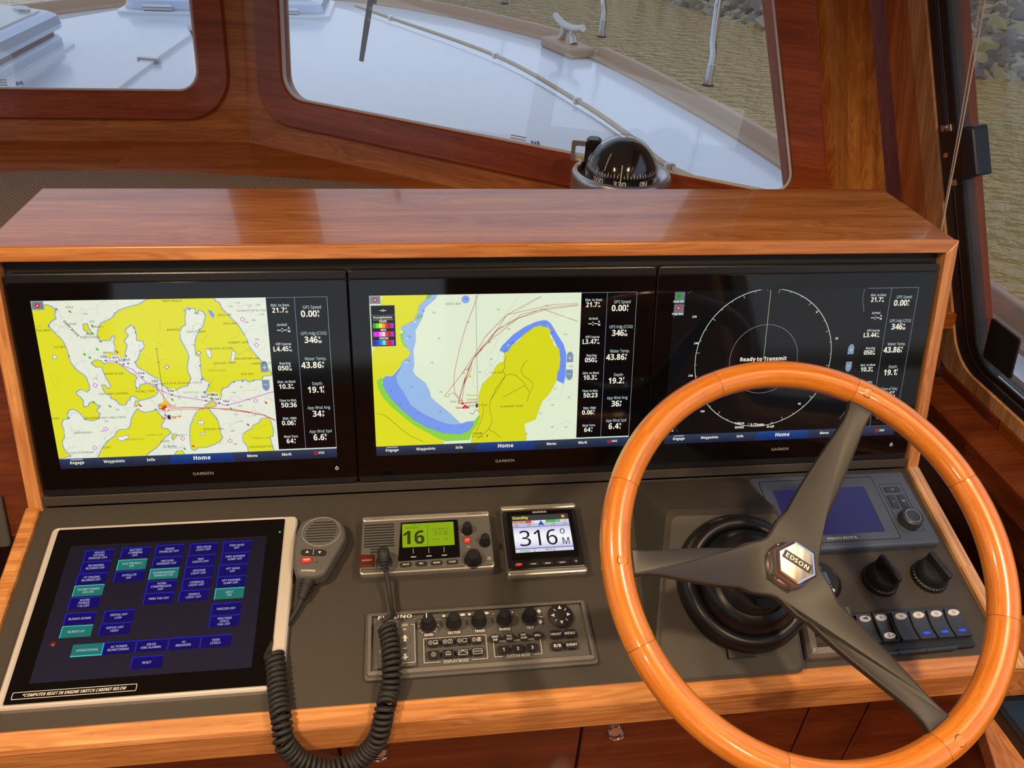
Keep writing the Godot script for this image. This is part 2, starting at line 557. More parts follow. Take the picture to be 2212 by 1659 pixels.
var L_LAKE := [
	[42,193,52,195,54,205,40,208],
	[561,185,570,183,578,195,576,219,569,218,562,202],
	[651,192,663,197,659,216,650,237,642,232,648,213],
	[502,459,524,458,525,468,519,470,503,469],
	[505,509,515,505,524,500,521,512,509,514],
	[215,510,253,504,252,516,229,525,214,520],
]
var C_LAND := [48,-7,211,0,205,14,193,30,182,37,177,46,176,65,163,81,162,93,148,100,134,109,114,116,112,130,105,142,113,173,126,198,138,208,143,219,135,234,120,244,109,253,101,270,93,280,84,289,67,308,53,303,41,305,47,305,21,315,13,327,17,352,34,390,65,429,107,469,149,507,196,537,239,565,261,576,260,605,-22,593,-7,265]
var C_BLUE1 := [211,0,247,-2,240,14,200,49,190,84,163,133,163,172,153,208,155,264,149,286,158,306,195,337,211,373,214,394,237,418,282,458,328,507,303,510,269,504,231,487,188,464,160,443,137,424,110,368,90,337,86,305,104,278,102,277,109,253,120,244,135,234,143,219,138,208,131,200,114,149,123,145,119,132,112,130,114,116,162,93,163,81,176,65,177,46,182,37,193,30,205,14]
var C_BLUE2 := [104,268,104,278,86,305,90,337,110,368,137,424,160,443,188,464,231,487,269,504,303,510,328,507,352,499,376,497,376,513,359,536,325,550,259,542,197,516,147,483,103,441,67,397,47,366,36,341,37,323,47,305,70,308,85,293,102,273]
var C_GREEN := [44,309,21,315,13,327,17,352,34,390,65,429,107,469,149,507,196,537,239,565,268,577,361,575,371,541,391,511,403,480,401,470,376,500,376,513,359,536,325,550,259,542,197,516,147,483,103,441,67,397,47,366,36,341,34,328]
var C_GREEN2 := [124,130,115,132,119,140,105,142,109,166,117,188,126,198,131,200,120,173,114,149,121,147]
var C_BLUE3 := [477,217,486,199,529,156,572,127,614,109,643,103,657,105,672,117,697,159,723,199,734,235,735,323,728,357,700,342,702,309,709,297,699,209,673,159,648,129,612,128,572,156,529,192,515,212,496,228]
var C_HUMP := [496,228,515,214,520,202,553,178,567,159,584,147,612,127,624,131,627,122,648,131,663,132,670,144,669,171,679,179,684,203,706,214,712,259,709,297,702,309,700,340,686,372,667,403,645,425,620,500,576,517,586,578,580,593,366,594,371,541,391,511,403,480,396,459,396,398,408,360,416,340,410,351,434,324,453,309,455,294,465,277,479,265,494,263,494,243]
var L_ROUTE := [216,221,242,220,271,239,301,253,320,278,340,302,386,335,427,356,535,379,611,401,652,391,784,353]
var L_TRACK := [[400,416,410,407,465,406,534,409,576,413,620,417,698,432,742,443,781,465],
	[400,416,409,413,465,411,520,411,534,409,587,414,620,420,698,433,742,445,781,467],
	[416,395,390,352,376,328],
	[400,401,466,402,534,407,632,415,698,431]]
var C_TRACK := [[397,0,376,57,352,116,327,200,308,286,302,336,305,373,305,387,328,416],
	[631,13,504,80,424,160,386,226,338,298,349,285,266,392,282,395,283,386,293,381,307,382,338,416],
	[773,42,680,44,504,80,446,168,376,250,350,311,337,361,346,318,329,375,321,415],
	[774,47,675,54,557,79,528,105,467,135,422,190,374,252,368,291,339,350,326,398,319,423],
	[773,110,637,60,547,93,443,175,386,233,352,294,363,281,344,345,336,390,333,416],
	[774,49,647,64,528,100,467,140,410,202,374,252,342,344],
	[319,423,391,420]]
var C_ROAD := [[503,241,494,268,499,283,490,298,501,316,523,311,540,317,575,351,577,359,595,387,586,423],
	[501,316,482,351,441,418],
	[586,261,576,263,559,297,567,318,592,336,607,352,607,365,597,387],
	[492,404,526,385,577,359],
	[7,454,24,455,47,467,98,520,133,550,181,574],
	[411,424,416,460,406,496,388,540],
	[500,317,464,367,442,417,438,440,450,503,435,533,391,574],
	[435,533,460,548,482,572]]
var C_CONT := [[551,12,490,89,424,165],
	[629,18,552,64,514,99,481,154,441,232],
	[477,217,470,252,458,265,443,269,434,259,431,246],
	[439,271,451,277,428,315,417,308,439,271],
	[728,356,719,399,705,419,675,416,670,426],
	[381,262,379,312,374,340,378,360,385,363],
	[766,524,747,514,717,522,688,569]]
var L_NAME := [["WEST BEACH",465,7],["MARKER",458,111],["EAST SOUND",535,120],["BUCK MT",640,61],["DAY LAKE",655,92],["SUMMIT LAKE",675,163],["CASCADE 30 LAKE",611,184],["MOUNTAIN LAKE",704,224],["CASCADE CREEK",621,239],["DOE BAY",698,283],["ORCAS ISLAND",593,266],["SHAW ISLAN",236,268],["PICNIC COVE",334,338],["SAN JUAN CHANNEL",225,343],["DEADMAN BAY CABLE AREA",184,434],["GRIFFIN BAY",98,489],["SPENCER LAKE",555,493],["CYPRESS ISLAND",724,536],["STRAWBERRY BAY",721,571],["FROST I",440,513],["LOPEZ",380,535],["NORTH PASS",175,132],["JONES I",205,95],["Current 0.60 kt, Dire",732,46],["Current 0.70 kt, Direction 120.30",452,310],["LAWRENCE PT",751,244],["(120.3MT)",23,104],["512.8FT",70,165],["5553",123,24],["5543",125,83],["555",190,76],["51MT",14,431],["Entry Prohibited",83,566],["220FT",173,550],["0.8nm",394,555],["SEE NOTE (SJ)",491,347],["RUMMEL LAKE",346,507],["FISHERMAN BAY",275,522]]
var L_WP := [["550",212,204],["551",249,209],["552",270,219],["553",286,217],["554",329,269],["555",372,300],["556",422,339],["557",538,366],["559",559,358],["560",574,359],["561",584,376],["562",613,385]]
var L_DEPTH := [["192",663,30],["210",688,18],["174",728,29],["228",756,26],["394",171,48],["278",768,61],["180",736,82],["390",712,89],["342",743,153],["45",671,333],["154",642,353],["174",692,382],["161",660,406],["138",707,443],["174",655,466],["188",622,503],["174",642,439],["76",448,368],["54",508,365],["184",628,556],["176",171,284],["166",228,405],["191",184,448],["154",166,486],["36",522,169]]
var L_MARK := [["d",699,78],["d",739,174],["d",166,309],["d",178,477],["d",130,549],["d",442,525],["d",717,386],["d",611,542],["w",535,198],["w",419,248]]
var L_BUOY := [["g",122,39],["g",188,91],["g",185,119],["g",147,194],["g",163,206],["g",192,176],["g",423,372],["g",626,414],["g",444,566],["r",309,391],["r",257,188],["r",681,480],["r",476,557],["r",753,395],["g",205,390],["g",152,373]]
var C_NAME := [["SHOAL BAY",305,35],["FISH PEN",466,305],["FISH PEN",311,416],["HUMPHREY HEAD",525,443],["300ft",392,551]]
var C_DEPTH := [["18",351,17],["20",233,67],["23",471,59],["19",249,165],["19",221,258],["17",142,352],["19",252,376],["15",249,455],["90",511,135],["36",652,48],["36",439,184],["66",445,251],["42",402,300],["114",728,160],["102",755,287],["51",696,377],["78",750,414],["69",687,443],["24",637,475],["68",688,535],["56",742,537],["60",586,560],["6",66,364],["5",98,421],["6",163,458],["3",240,520],["6",334,517],["8",677,154],["7",720,287],["(3)",193,58],["(24)",181,78],["(12)",139,156],["(23)",132,247],["(48)",528,189],["(37)",504,220],["33",358,105],["24",340,303]]

# ================================================================ scene
func _ready() -> void:
	var cam := Camera3D.new()
	cam.name = "camera"
	cam.fov = 52.24
	cam.near = 0.03
	cam.far = 300.0
	cam.transform = Transform3D(Basis(Vector3.UP, -0.1503) * Basis(Vector3.RIGHT, -0.591) * Basis(Vector3.BACK, 0.054), Vector3(0, 1.6, 0))
	add_child(cam)
	var sm := ProceduralSkyMaterial.new()
	sm.sky_top_color = S(184, 208, 244)
	sm.sky_horizon_color = S(226, 232, 240)
	sm.sky_curve = 0.25
	sm.sky_energy_multiplier = 1.02
	sm.ground_bottom_color = S(120, 110, 90)
	sm.ground_horizon_color = S(170, 160, 140)
	sm.ground_energy_multiplier = 0.6
	var sky := Sky.new()
	sky.sky_material = sm
	var e := Environment.new()
	e.background_mode = Environment.BG_SKY
	e.sky = sky
	e.tonemap_mode = Environment.TONE_MAPPER_LINEAR
	e.tonemap_exposure = 1.0
	e.sdfgi_enabled = true
	e.ssao_enabled = true
	e.ssil_enabled = true
	var we := WorldEnvironment.new()
	we.name = "world_environment"
	we.environment = e
	add_child(we)
	MX = Transform3D(Basis(Vector3.RIGHT, Vector3(0, cos(MT), -sin(MT)), Vector3(0, sin(MT), cos(MT))), Vector3(0.1293, 0.9915, -0.9226))
	LX = Transform3D(Basis(Vector3.RIGHT, Vector3(0, sin(LT), -cos(LT)), Vector3(0, cos(LT), sin(LT))), Vector3(0, 0.8205, -0.8735))
	WX = Transform3D(Basis(Vector3.RIGHT, Vector3(0, cos(WA), -sin(WA)), Vector3(0, sin(WA), cos(WA))), Vector3(0.4192, 0.99, -0.5512))
	var r := deg_to_rad(10.0)
	var p0 := Vector3(-0.4125, 0.9437, -2.1438)
	G1 = Transform3D(Basis(Vector3.RIGHT, Vector3(0, cos(r), -sin(r)), Vector3(0, sin(r), cos(r))), p0)
	var s := deg_to_rad(33.0)
	var dr := Vector3(cos(s), 0, sin(s)); var nh := Vector3(-sin(s), 0, cos(s))
	G2 = Transform3D(Basis(dr, Vector3.UP * cos(r) - nh * sin(r), Vector3.UP * sin(r) + nh * cos(r)), p0)
	SX = Transform3D(Basis(Vector3.BACK, Vector3(-sin(0.197), cos(0.197), 0), Vector3(-cos(0.197), -sin(0.197), 0)), Vector3(1.0, 0.9, -1.1))
	materials()
	cabin()
	ceiling_lights()
	windscreen()
	starboard_side()
	outside()
	console()
	displays()
	touch_panel()
	radio()
	autopilot()
	sonar_panel()
	engine_display()
	knobs_and_switches()
	helm_pod()
	wheel()
	handset()
	compass()
	port_side_bits()
	low_cabinets()

func at(x: float, y: float, z := 0.0) -> Transform3D:
	return Transform3D(Basis(), Vector3(x, y, z))

# ---------------------------------------------------------------- cabin shell
func wall_box(parent: Node3D, called: String, c: Vector3, s: Vector3, m: Material) -> void:
	var b := MB.new(); b.box(c, s, 0.002)
	obj(called, b, m, parent)

func cabin() -> void:
	var f := struct("floor", "varnished wooden cabin sole below the helm", "floor")
	wall_box(f, "sole", Vector3(-0.9, -0.03, 0.3), Vector3(4.4, 0.06, 5.4), M.sole)
	var c := struct("ceiling", "pale headliner over the pilothouse", "ceiling")
	wall_box(c, "headliner", Vector3(-0.9, 2.09, 0.1), Vector3(4.4, 0.08, 5.4), M.headliner)
	var a := struct("wall_aft", "wooden aft bulkhead with a wide opening", "wall")
	wall_box(a, "panel", Vector3(-2.35, 1.03, 2.7), Vector3(1.3, 2.06, 0.08), M.wall)
	wall_box(a, "panel", Vector3(0.75, 1.03, 2.7), Vector3(1.1, 2.06, 0.08), M.wall)
	wall_box(a, "panel", Vector3(-0.75, 0.45, 2.7), Vector3(1.9, 0.9, 0.08), M.wall)
	wall_box(a, "panel", Vector3(-0.75, 1.98, 2.7), Vector3(1.9, 0.16, 0.08), M.wall)
	var p := struct("wall_port", "wooden port side wall with a long window opening", "wall")
	wall_box(p, "panel", Vector3(-2.95, 0.47, 0.6), Vector3(0.08, 0.95, 4.2), M.wall)
	wall_box(p, "panel", Vector3(-2.95, 1.94, 0.6), Vector3(0.08, 0.24, 4.2), M.wall)
	for z in [-1.42, 0.5, 2.6]:
		wall_box(p, "pillar", Vector3(-2.95, 1.38, z), Vector3(0.08, 0.9, 0.14), M.wall)

func ceiling_lights() -> void:
	var k := 0
	var names := ["round ceiling downlight over the port end of the console", "round ceiling downlight over the steering wheel", "round ceiling downlight behind the helmsman to port", "round ceiling downlight behind the helmsman to starboard"]
	for q in [[-0.62, -0.30], [0.62, -0.12], [-0.55, 0.75], [0.65, 0.85]]:
		var t := thing("ceiling_light", names[k], "light", Transform3D(Basis(Vector3.RIGHT, PI / 2), Vector3(q[0], 2.05, q[1])), "downlights in the pilothouse ceiling")
		var b := MB.new()
		b.lathe([Vector2(0.062, 0), Vector2(0.062, 0.004), Vector2(0.055, 0.009), Vector2(0.047, 0.006), Vector2(0.045, 0.002)], 0, 0, 28)
		obj("trim_ring", b, M.brushed, t)
		b = MB.new()
		b.lathe([Vector2(0.045, 0.002), Vector2(0.03, 0.005), Vector2(0, 0.006)], 0, 0, 24)
		obj("lamp_lens", b, glow(S(255, 226, 180), 6.0), t)
		var l := SpotLight3D.new()
		l.name = "lamp"
		l.light_color = S(255, 222, 178)
		l.light_energy = [1.25, 1.05, 1.2, 1.1][k]
		l.spot_angle = 72.0
		l.spot_angle_attenuation = 0.6
		l.spot_range = 9.0
		l.spot_attenuation = 2.0
		l.light_size = 0.045
		l.shadow_enabled = true
		l.position = Vector3(0, 0, 0.02)
		l.rotation = Vector3(0, PI, 0)
		t.add_child(l)
		k += 1

# ---------------------------------------------------------------- windscreen
func window(t: Node3D, inner: PackedVector2Array, outer: PackedVector2Array) -> void:
	var b := MB.new()
	b.ring(outer, inner, -0.02, 0.018, 0.004)
	obj("window_frame", b, M.frame, t)
	b = MB.new()
	var s := b.inset(inner, 0.0045)
	b.ring(inner, s, 0.004, 0.013, 0.0)
	obj("gasket", b, M.gasket, t)
	b = MB.new()
	b.slab(inner, 0.004, 0.008)
	obj("pane", b, M.pane, t)

func wall_piece(t: Node3D, q: Array, z0: float, z1: float, m: Material, called := "panel", bev := 0.001) -> void:
	var b := MB.new()
	b.slab(pts2(q), z0, z1, bev)
	obj(called, b, m, t)

func windscreen() -> void:
	var w := struct("wall_front", "honey-coloured wooden wall under and between the windscreen panes", "wall", G1)
	wall_piece(w, [-1.08, -0.3, -0.015, -0.3, 0.005, 0.09, -1.08, 0.09], -0.05, 0, M.wall)
	wall_piece(w, [-0.07, 0.09, 0.005, 0.09, 0.054, 1.03, -0.05, 1.03], -0.05, 0, M.wall)
	wall_piece(w, [-1.085, 0.09, -0.98, 0.09, -1.01, 1.03, -1.133, 1.03], -0.05, 0, M.wall)
	wall_piece(w, [-1.133, 1.03, 0.054, 1.03, 0.06, 1.16, -1.14, 1.16], -0.05, 0, M.wall)
	w = struct("wall_front", "honey-coloured wooden wall round the swept starboard windscreen", "wall", G2)
	wall_piece(w, [0.015, -0.3, 1.60, -0.3, 1.462, 0.09, -0.005, 0.09], -0.05, 0, M.wall)
	wall_piece(w, [-0.005, 0.09, 0.08, 0.09, 0.03, 1.03, -0.054, 1.03], -0.05, 0, M.wall)
	wall_piece(w, [1.43, 0.09, 1.462, 0.09, 1.128, 1.03, 1.09, 1.03], -0.05, 0, M.wall)
	wall_piece(w, [-0.054, 1.03, 1.128, 1.03, 1.082, 1.16, -0.06, 1.16], -0.05, 0, M.wall)
	var t := struct("window_1", "centre windscreen pane in a rounded red-brown wooden frame", "window", G1)
	window(t, rpoly([Vector2(-0.95, 0.122), Vector2(-0.106, 0.126), Vector2(-0.082, 1.0), Vector2(-0.975, 1.0)], [0.06, 0.055, 0.06, 0.06], 8), rpoly([Vector2(-1.03, 0.052), Vector2(-0.034, 0.056), Vector2(-0.008, 1.06), Vector2(-1.055, 1.06)], [0.12, 0.12, 0.12, 0.12], 8))
	var g := MB.new()
	txt(g, "dsg", -0.536, 0.139, 0.008, 0.0088, 0, 1, -1.0)
	for i in 3: g.box(Vector3(-0.585, 0.145 - i * 0.006, 0.0088), Vector3(0.04, 0.0022, 0.0002), 0)
	obj("etched_mark", g, M.inkdim, t)
	t = struct("window_2", "swept starboard windscreen pane in a rounded red-brown wooden frame", "window", G2)
	window(t, rpoly([Vector2(0.124, 0.131), Vector2(1.382, 0.128), Vector2(1.056, 1.0), Vector2(0.075, 1.0)], [0.062, 0.035, 0.06, 0.06], 8), rpoly([Vector2(0.046, 0.063), Vector2(1.474, 0.055), Vector2(1.116, 1.06), Vector2(0.0, 1.06)], [0.10, 0.05, 0.1, 0.12], 8))
	g = MB.new()
	txt(g, "dsg", 0.818, 0.137, 0.010, 0.0088, 0, 1, -1.0)
	for i in 3: g.box(Vector3(0.776, 0.144 - i * 0.006, 0.0088), Vector3(0.038, 0.0022, 0.0002), 0)
	obj("etched_mark", g, M.inkdim, t)
	# port side of the windscreen, a mirror image
	var gp := G2
	gp.basis = Basis(Vector3(G2.basis.x.x, 0, -G2.basis.x.z), Vector3(-G2.basis.y.x, G2.basis.y.y, G2.basis.y.z), Vector3(-G2.basis.z.x, G2.basis.z.y, G2.basis.z.z))
	gp.origin = Vector3(-1.4925, 0.9437, -2.1438)
	w = struct("wall_front", "honey-coloured wooden wall round the swept port windscreen", "wall", gp)
	wall_piece(w, [-1.76, -0.3, 0, -0.3, 0, 0.09, -1.76, 0.09], -0.05, 0, M.wall)
	wall_piece(w, [-0.08, 0.09, 0.005, 0.09, 0.054, 1.03, -0.05, 1.03], -0.05, 0, M.wall)
	wall_piece(w, [-1.76, 0.09, -1.4, 0.09, -1.15, 1.03, -1.76, 1.03], -0.05, 0, M.wall)
	wall_piece(w, [-1.76, 1.03, 0.054, 1.03, 0.06, 1.16, -1.76, 1.16], -0.05, 0, M.wall)
	# shelf under the windscreen
	t = struct("trim_1", "varnished wooden shelf behind the console below the windscreen", "shelf")
	var b := MB.new()
	b.xf = Transform3D(Basis(Vector3.RIGHT, Vector3.FORWARD, Vector3.UP), Vector3(0, 0.9437, 0))
	b.slab(pts2([-2.6, 1.15, 1.02, 1.15, 0.90, 1.27, -0.412, 2.145, -0.7, 2.176, -1.5, 2.2, -2.6, 1.5]), -0.03, 0, 0.0)
	obj("board", b, M.shelf, t)
	t = thing("woven_mat", "beige basket-weave mat lying on the shelf behind the console", "mat")
	b = MB.new()
	b.xf = Transform3D(Basis(Vector3.RIGHT, Vector3.FORWARD, Vector3.UP), Vector3(0, 0.9439, 0))
	b.slab(pts2([-1.5, 1.16, -0.2, 1.16, 0.1, 1.16, 0.1, 1.765, 0.02, 1.788, -0.142, 1.831, -0.305, 1.865, -0.467, 1.886, -0.628, 1.9, -0.783, 1.905, -0.985, 1.884, -1.5, 1.84]), 0, 0.004, 0.001)
	obj("weave", b, M.mat, t)
	# wiper outside
	t = thing("wiper", "black windscreen wiper outside the starboard pane", "wiper", G2)
	b = MB.new()
	b.slab(pts2([0.338, 0.37, 0.346, 0.37, 0.372, 0.60, 0.362, 0.60]), -0.05, -0.036, 0.002)
	obj("wiper_arm", b, M.black, t)
	b = MB.new()
	b.slab(pts2([0.316, 0.243, 0.323, 0.241, 0.338, 0.33, 0.352, 0.44, 0.344, 0.44, 0.327, 0.33]), -0.04, -0.03, 0.001)
	obj("wiper_blade", b, M.rubber, t)
	b = MB.new()
	for y in [0.335, 0.36, 0.385]: b.box(Vector3(0.338 + (y - 0.33) * 0.12, y, -0.033), Vector3(0.006, 0.008, 0.006), 0.001)
	obj("clip", b, M.inkdim, t)

# ---------------------------------------------------------------- starboard side
func starboard_side() -> void:
	var w := struct("wall_right", "red-brown wooden panelling below the starboard side window", "wall", SX)
	wall_piece(w, [-0.1, -0.92, 3.8, -0.92, 3.8, -0.06, -0.1, -0.06], -0.08, 0.0, M.dark)
	wall_piece(w, [-0.9, -0.92, -0.1, -0.92, -0.1, -0.06, -0.9, -0.06], -0.08, -0.032, M.dark)
	wall_piece(w, [1.36, -0.06, 3.8, -0.06, 3.8, 1.2, 1.36, 1.2], -0.08, 0.0, M.dark)
	wall_piece(w, [-1.3, 0.87, 1.36, 0.87, 1.36, 1.2, -1.3, 1.2], -0.08, -0.032, M.dark)
	wall_piece(w, [-0.9, -0.06, -0.03, -0.06, -0.445, 0.87, -1.3, 0.87], -0.08, -0.032, M.recess, "recess")
	var b := MB.new()
	b.slab(pts2([-0.06, -0.30, 0.115, -0.30, 0.115, -0.075, -0.06, -0.075]), 0.0, 0.006, 0.002)
	obj("panel_board", b, M.dark, w)
	b = MB.new()
	b.slab(pts2([0.118, -0.30, 1.4, -0.30, 1.4, -0.075, 0.118, -0.075]), 0.0, 0.006, 0.002)
	obj("panel_board", b, M.apron, w)
	# window
	var t := struct("window_3", "sliding starboard side window in a black aluminium frame", "window", SX)
	var glass := rpoly([Vector2(0.03, -0.008), Vector2(1.3, -0.01), Vector2(1.3, 0.80), Vector2(-0.345, 0.80)], [0.07, 0.07, 0.06, 0.06], 8)
	var inner2 := rpoly([Vector2(0.008, -0.022), Vector2(1.32, -0.024), Vector2(1.32, 0.82), Vector2(-0.378, 0.82)], [0.075, 0.07, 0.06, 0.06], 8)
	var inner3 := rpoly([Vector2(0.002, -0.027), Vector2(1.33, -0.029), Vector2(1.33, 0.826), Vector2(-0.388, 0.826)], [0.076, 0.07, 0.06, 0.06], 8)
	var outer := rpoly([Vector2(-0.02, -0.042), Vector2(1.36, -0.045), Vector2(1.36, 0.85), Vector2(-0.425, 0.85)], [0.08, 0.08, 0.06, 0.06], 8)
	b = MB.new(); b.ring(outer, inner3, -0.02, 0.002, 0.002)
	obj("window_frame", b, M.alublack, t)
	b = MB.new(); b.ring(inner3, inner2, -0.02, -0.001, 0.0005)
	obj("track_strip", b, M.tanstrip, t)
	b = MB.new(); b.ring(inner2, glass, -0.02, 0.003, 0.002)
	obj("seal", b, M.seal, t)
	b = MB.new(); b.slab(glass, -0.006, -0.002)
	obj("pane", b, M.pane, t)
	b = MB.new(); b.box(Vector3(0.135, -0.004, 0.002), Vector3(0.10, 0.005, 0.004), 0.001)
	obj("sliding_rail", b, M.brushed, t)
	# surrounds
	t = struct("trim_2", "pale wooden surround of the starboard side window", "trim", SX)
	b = MB.new()
	b.ring(rpoly([Vector2(-0.07, -0.075), Vector2(1.42, -0.075), Vector2(1.42, 0.9), Vector2(-0.505, 0.9)], [0.05, 0.05, 0.03, 0.03], 8), outer, -0.03, 0.005, 0.002)
	obj("surround", b, M.jamb, t)
	t = struct("trim_3", "pinkish wooden post board forward of the starboard side window", "trim", SX)
	wall_piece(t, [-0.147, -0.1, -0.06, -0.1, -0.498, 0.9, -0.59, 0.9], -0.03, 0.004, M.post, "board", 0.002)
	t = struct("trim_4", "figured veneer panel tinted golden as if sunlit at the starboard corner of the windscreen", "trim")
	b = MB.new()
	var L := [Vector3(0.875, 0.845, -1.287), Vector3(0.671, 1.83, -1.627)]
	var R := [Vector3(1.0196, 0.8019, -1.3174), Vector3(0.8238, 1.7826, -1.7514)]
	var nrm: Vector3 = (R[0] - L[0]).cross(L[1] - L[0]).normalized() * 0.025
	b.quad(L[0], R[0], R[1], L[1])
	b.quad(L[0] - nrm, L[1] - nrm, R[1] - nrm, R[0] - nrm)
	b.quad(R[0], R[0] - nrm, R[1] - nrm, R[1])
	b.quad(L[0] - nrm, L[0], L[1], L[1] - nrm)
	obj("veneer", b, M.veneer, t)
	# fore-and-aft ledge below the panelling
	t = struct("trim_5", "brown wooden ledge running aft below the side panelling", "trim")
	b = MB.new()
	b.box(Vector3(0.985, 0.776, -0.35), Vector3(0.075, 0.055, 1.62), 0.006)
	obj("ledge", b, M.dark, t)
	# latch
	t = thing("window_latch", "black plastic catch on the forward frame of the side window", "latch", SX)
	b = MB.new()
	b.slab(rpoly([Vector2(-0.138, 0.272), Vector2(-0.072, 0.297), Vector2(-0.103, 0.370), Vector2(-0.1756, 0.3465)], [0.004, 0.004, 0.004, 0.004], 3), 0.002, 0.012, 0.002)
	obj("body", b, M.black, t)
	b = MB.new()
	b.slab(rpoly([Vector2(-0.0617, 0.3066), Vector2(-0.0294, 0.3211), Vector2(-0.0638, 0.3919), Vector2(-0.0912, 0.383)], [0.004, 0.004, 0.006, 0.006], 3), 0.006, 0.032, 0.004)
	obj("grip", b, M.alublack, t)
	for q in [[[-0.1795, 0.3425], [-0.1527, 0.3541], [-0.1574, 0.3643], [-0.1845, 0.3538]], [[-0.125, 0.2653], [-0.1123, 0.27], [-0.1179, 0.2829], [-0.1303, 0.2774]]]:
		var pl := PackedVector2Array()
		for p in q: pl.append(Vector2(p[0], p[1]))
		b = MB.new(); b.slab(pl, 0.002, 0.006, 0.001)
		obj("plate", b, M.steel, t)
	for q in [[-0.1703, 0.3538, 0.006], [-0.1452, 0.3147, 0.012]]:
		b = MB.new(); b.lathe([Vector2(0.005, q[2]), Vector2(0.004, q[2] + 0.0025), Vector2(0, q[2] + 0.003)], q[0], q[1], 12)
		obj("screw", b, M.chrome, t)
	# blind cords
	t = thing("blind_cord", "pair of thin cream blind cords hanging across the side window frame", "cord", SX)
	for q in [[-0.0700, 0.5794, -0.0683, 0.2294], [-0.0596, 0.5809, -0.0655, 0.2294]]:
		var a := Vector3(q[0], q[1], 0.05); var c := Vector3(q[2], q[3], 0.05)
		var d := (a - c)
		b = MB.new(); b.tube(PackedVector3Array([c - d * 0.12, c, c + d * 0.5 + Vector3(0.002, 0, 0), a, a + d * 0.9]), 0.0011, 6)
		obj("cord", b, M.cord, t)
	# dark patch on the glass
	t = thing("black_patch", "square black pad stuck on the lower corner of the side window glass", "pad", SX)
	b = MB.new()
	b.slab(rpoly([Vector2(0.038, 0.0085), Vector2(0.112, 0.0085), Vector2(0.111, 0.088), Vector2(0.038, 0.088)], [0.004, 0.004, 0.004, 0.004], 2), -0.0018, 0.002, 0.0005)
	obj("pad", b, M.blackmat, t)

# ---------------------------------------------------------------- outside
func flat(y: float) -> Transform3D:
	return Transform3D(Basis(Vector3.RIGHT, Vector3.FORWARD, Vector3.UP), Vector3(0, y, 0))

func outside() -> void:
	var w := struct("water", "olive green water rippling in the cove round the boat", "water")
	var b := MB.new()
	b.quad(Vector3(-90, -0.6, 60), Vector3(90, -0.6, 60), Vector3(90, -0.6, -120), Vector3(-90, -0.6, -120))
	obj("water_surface", b, M.water, w)
	deck()
	bank()

func half_beam(z: float) -> float:
	var t := [[3.0, 2.25], [0.0, 2.355], [-1.53, 2.352], [-1.72, 2.343], [-2.84, 2.314], [-3.56, 2.217], [-4.52, 2.032], [-5.19, 1.838], [-5.5, 1.664], [-6.08, 1.237], [-6.5, 0.8], [-6.75, 0.42], [-6.85, 0.0]]
	for i in t.size() - 1:
		if z <= t[i][0] and z >= t[i + 1][0]:
			return lerpf(t[i][1], t[i + 1][1], (t[i][0] - z) / (t[i][0] - t[i + 1][0]))
	return 0.0

const XC := -0.81

func edge_path(z0: float, z1: float, side: float, y: float, inset := 0.0) -> PackedVector3Array:
	var pts := []
	var k := 14
	for i in k + 1:
		var z := lerpf(z0, z1, i / float(k))
		pts.append(Vector3(XC + side * (half_beam(z) - inset), y, z + (inset if z < -6.3 else 0.0)))
	return curve(pts, 0.08)

func bulwark(label: String, path: PackedVector3Array, side: float, group: String) -> Node3D:
	var t := thing("bulwark", label, "bulwark", Transform3D(), group)
	var k := path.size()
	var prof := [[-0.035, 0.0], [-0.036, 0.010], [-0.034, 0.012], [-0.010, 0.018], [0.0, 0.021], [0.0005, 0.024], [0.008, 0.068], [0.010, 0.073], [0.014, 0.0755], [0.019, 0.0762], [0.032, 0.0762], [0.038, 0.074], [0.042, 0.068], [0.046, 0.0], [0.05, -0.12]]
	var rows := []
	for i in k:
		var q := (path[mini(i + 1, k - 1)] - path[maxi(i - 1, 0)])
		q.y = 0
		q = q.normalized()
		var outw := Vector3(-q.z, 0, q.x)
		if (outw.x * side) < 0 and absf(outw.x) > 0.15: outw = -outw
		if absf(outw.x) <= 0.15 and outw.z > 0: outw = -outw
		var ring := PackedVector3Array()
		# the ends of a length round down to the deck
		var e := clampf(minf(i, k - 1 - i) / 1.5, 0.0, 1.0)
		for p in prof: ring.append(path[i] + outw * p[0] + Vector3.UP * (p[1] if p[1] < 0.03 else lerpf(0.03, p[1], sqrt(e))))
		if side < 0: ring.reverse()
		rows.append(ring)
	var b := MB.new()
	rows.reverse()
	b.grid(rows, false, false)
	obj("side", b, M.tan, t)
	return t

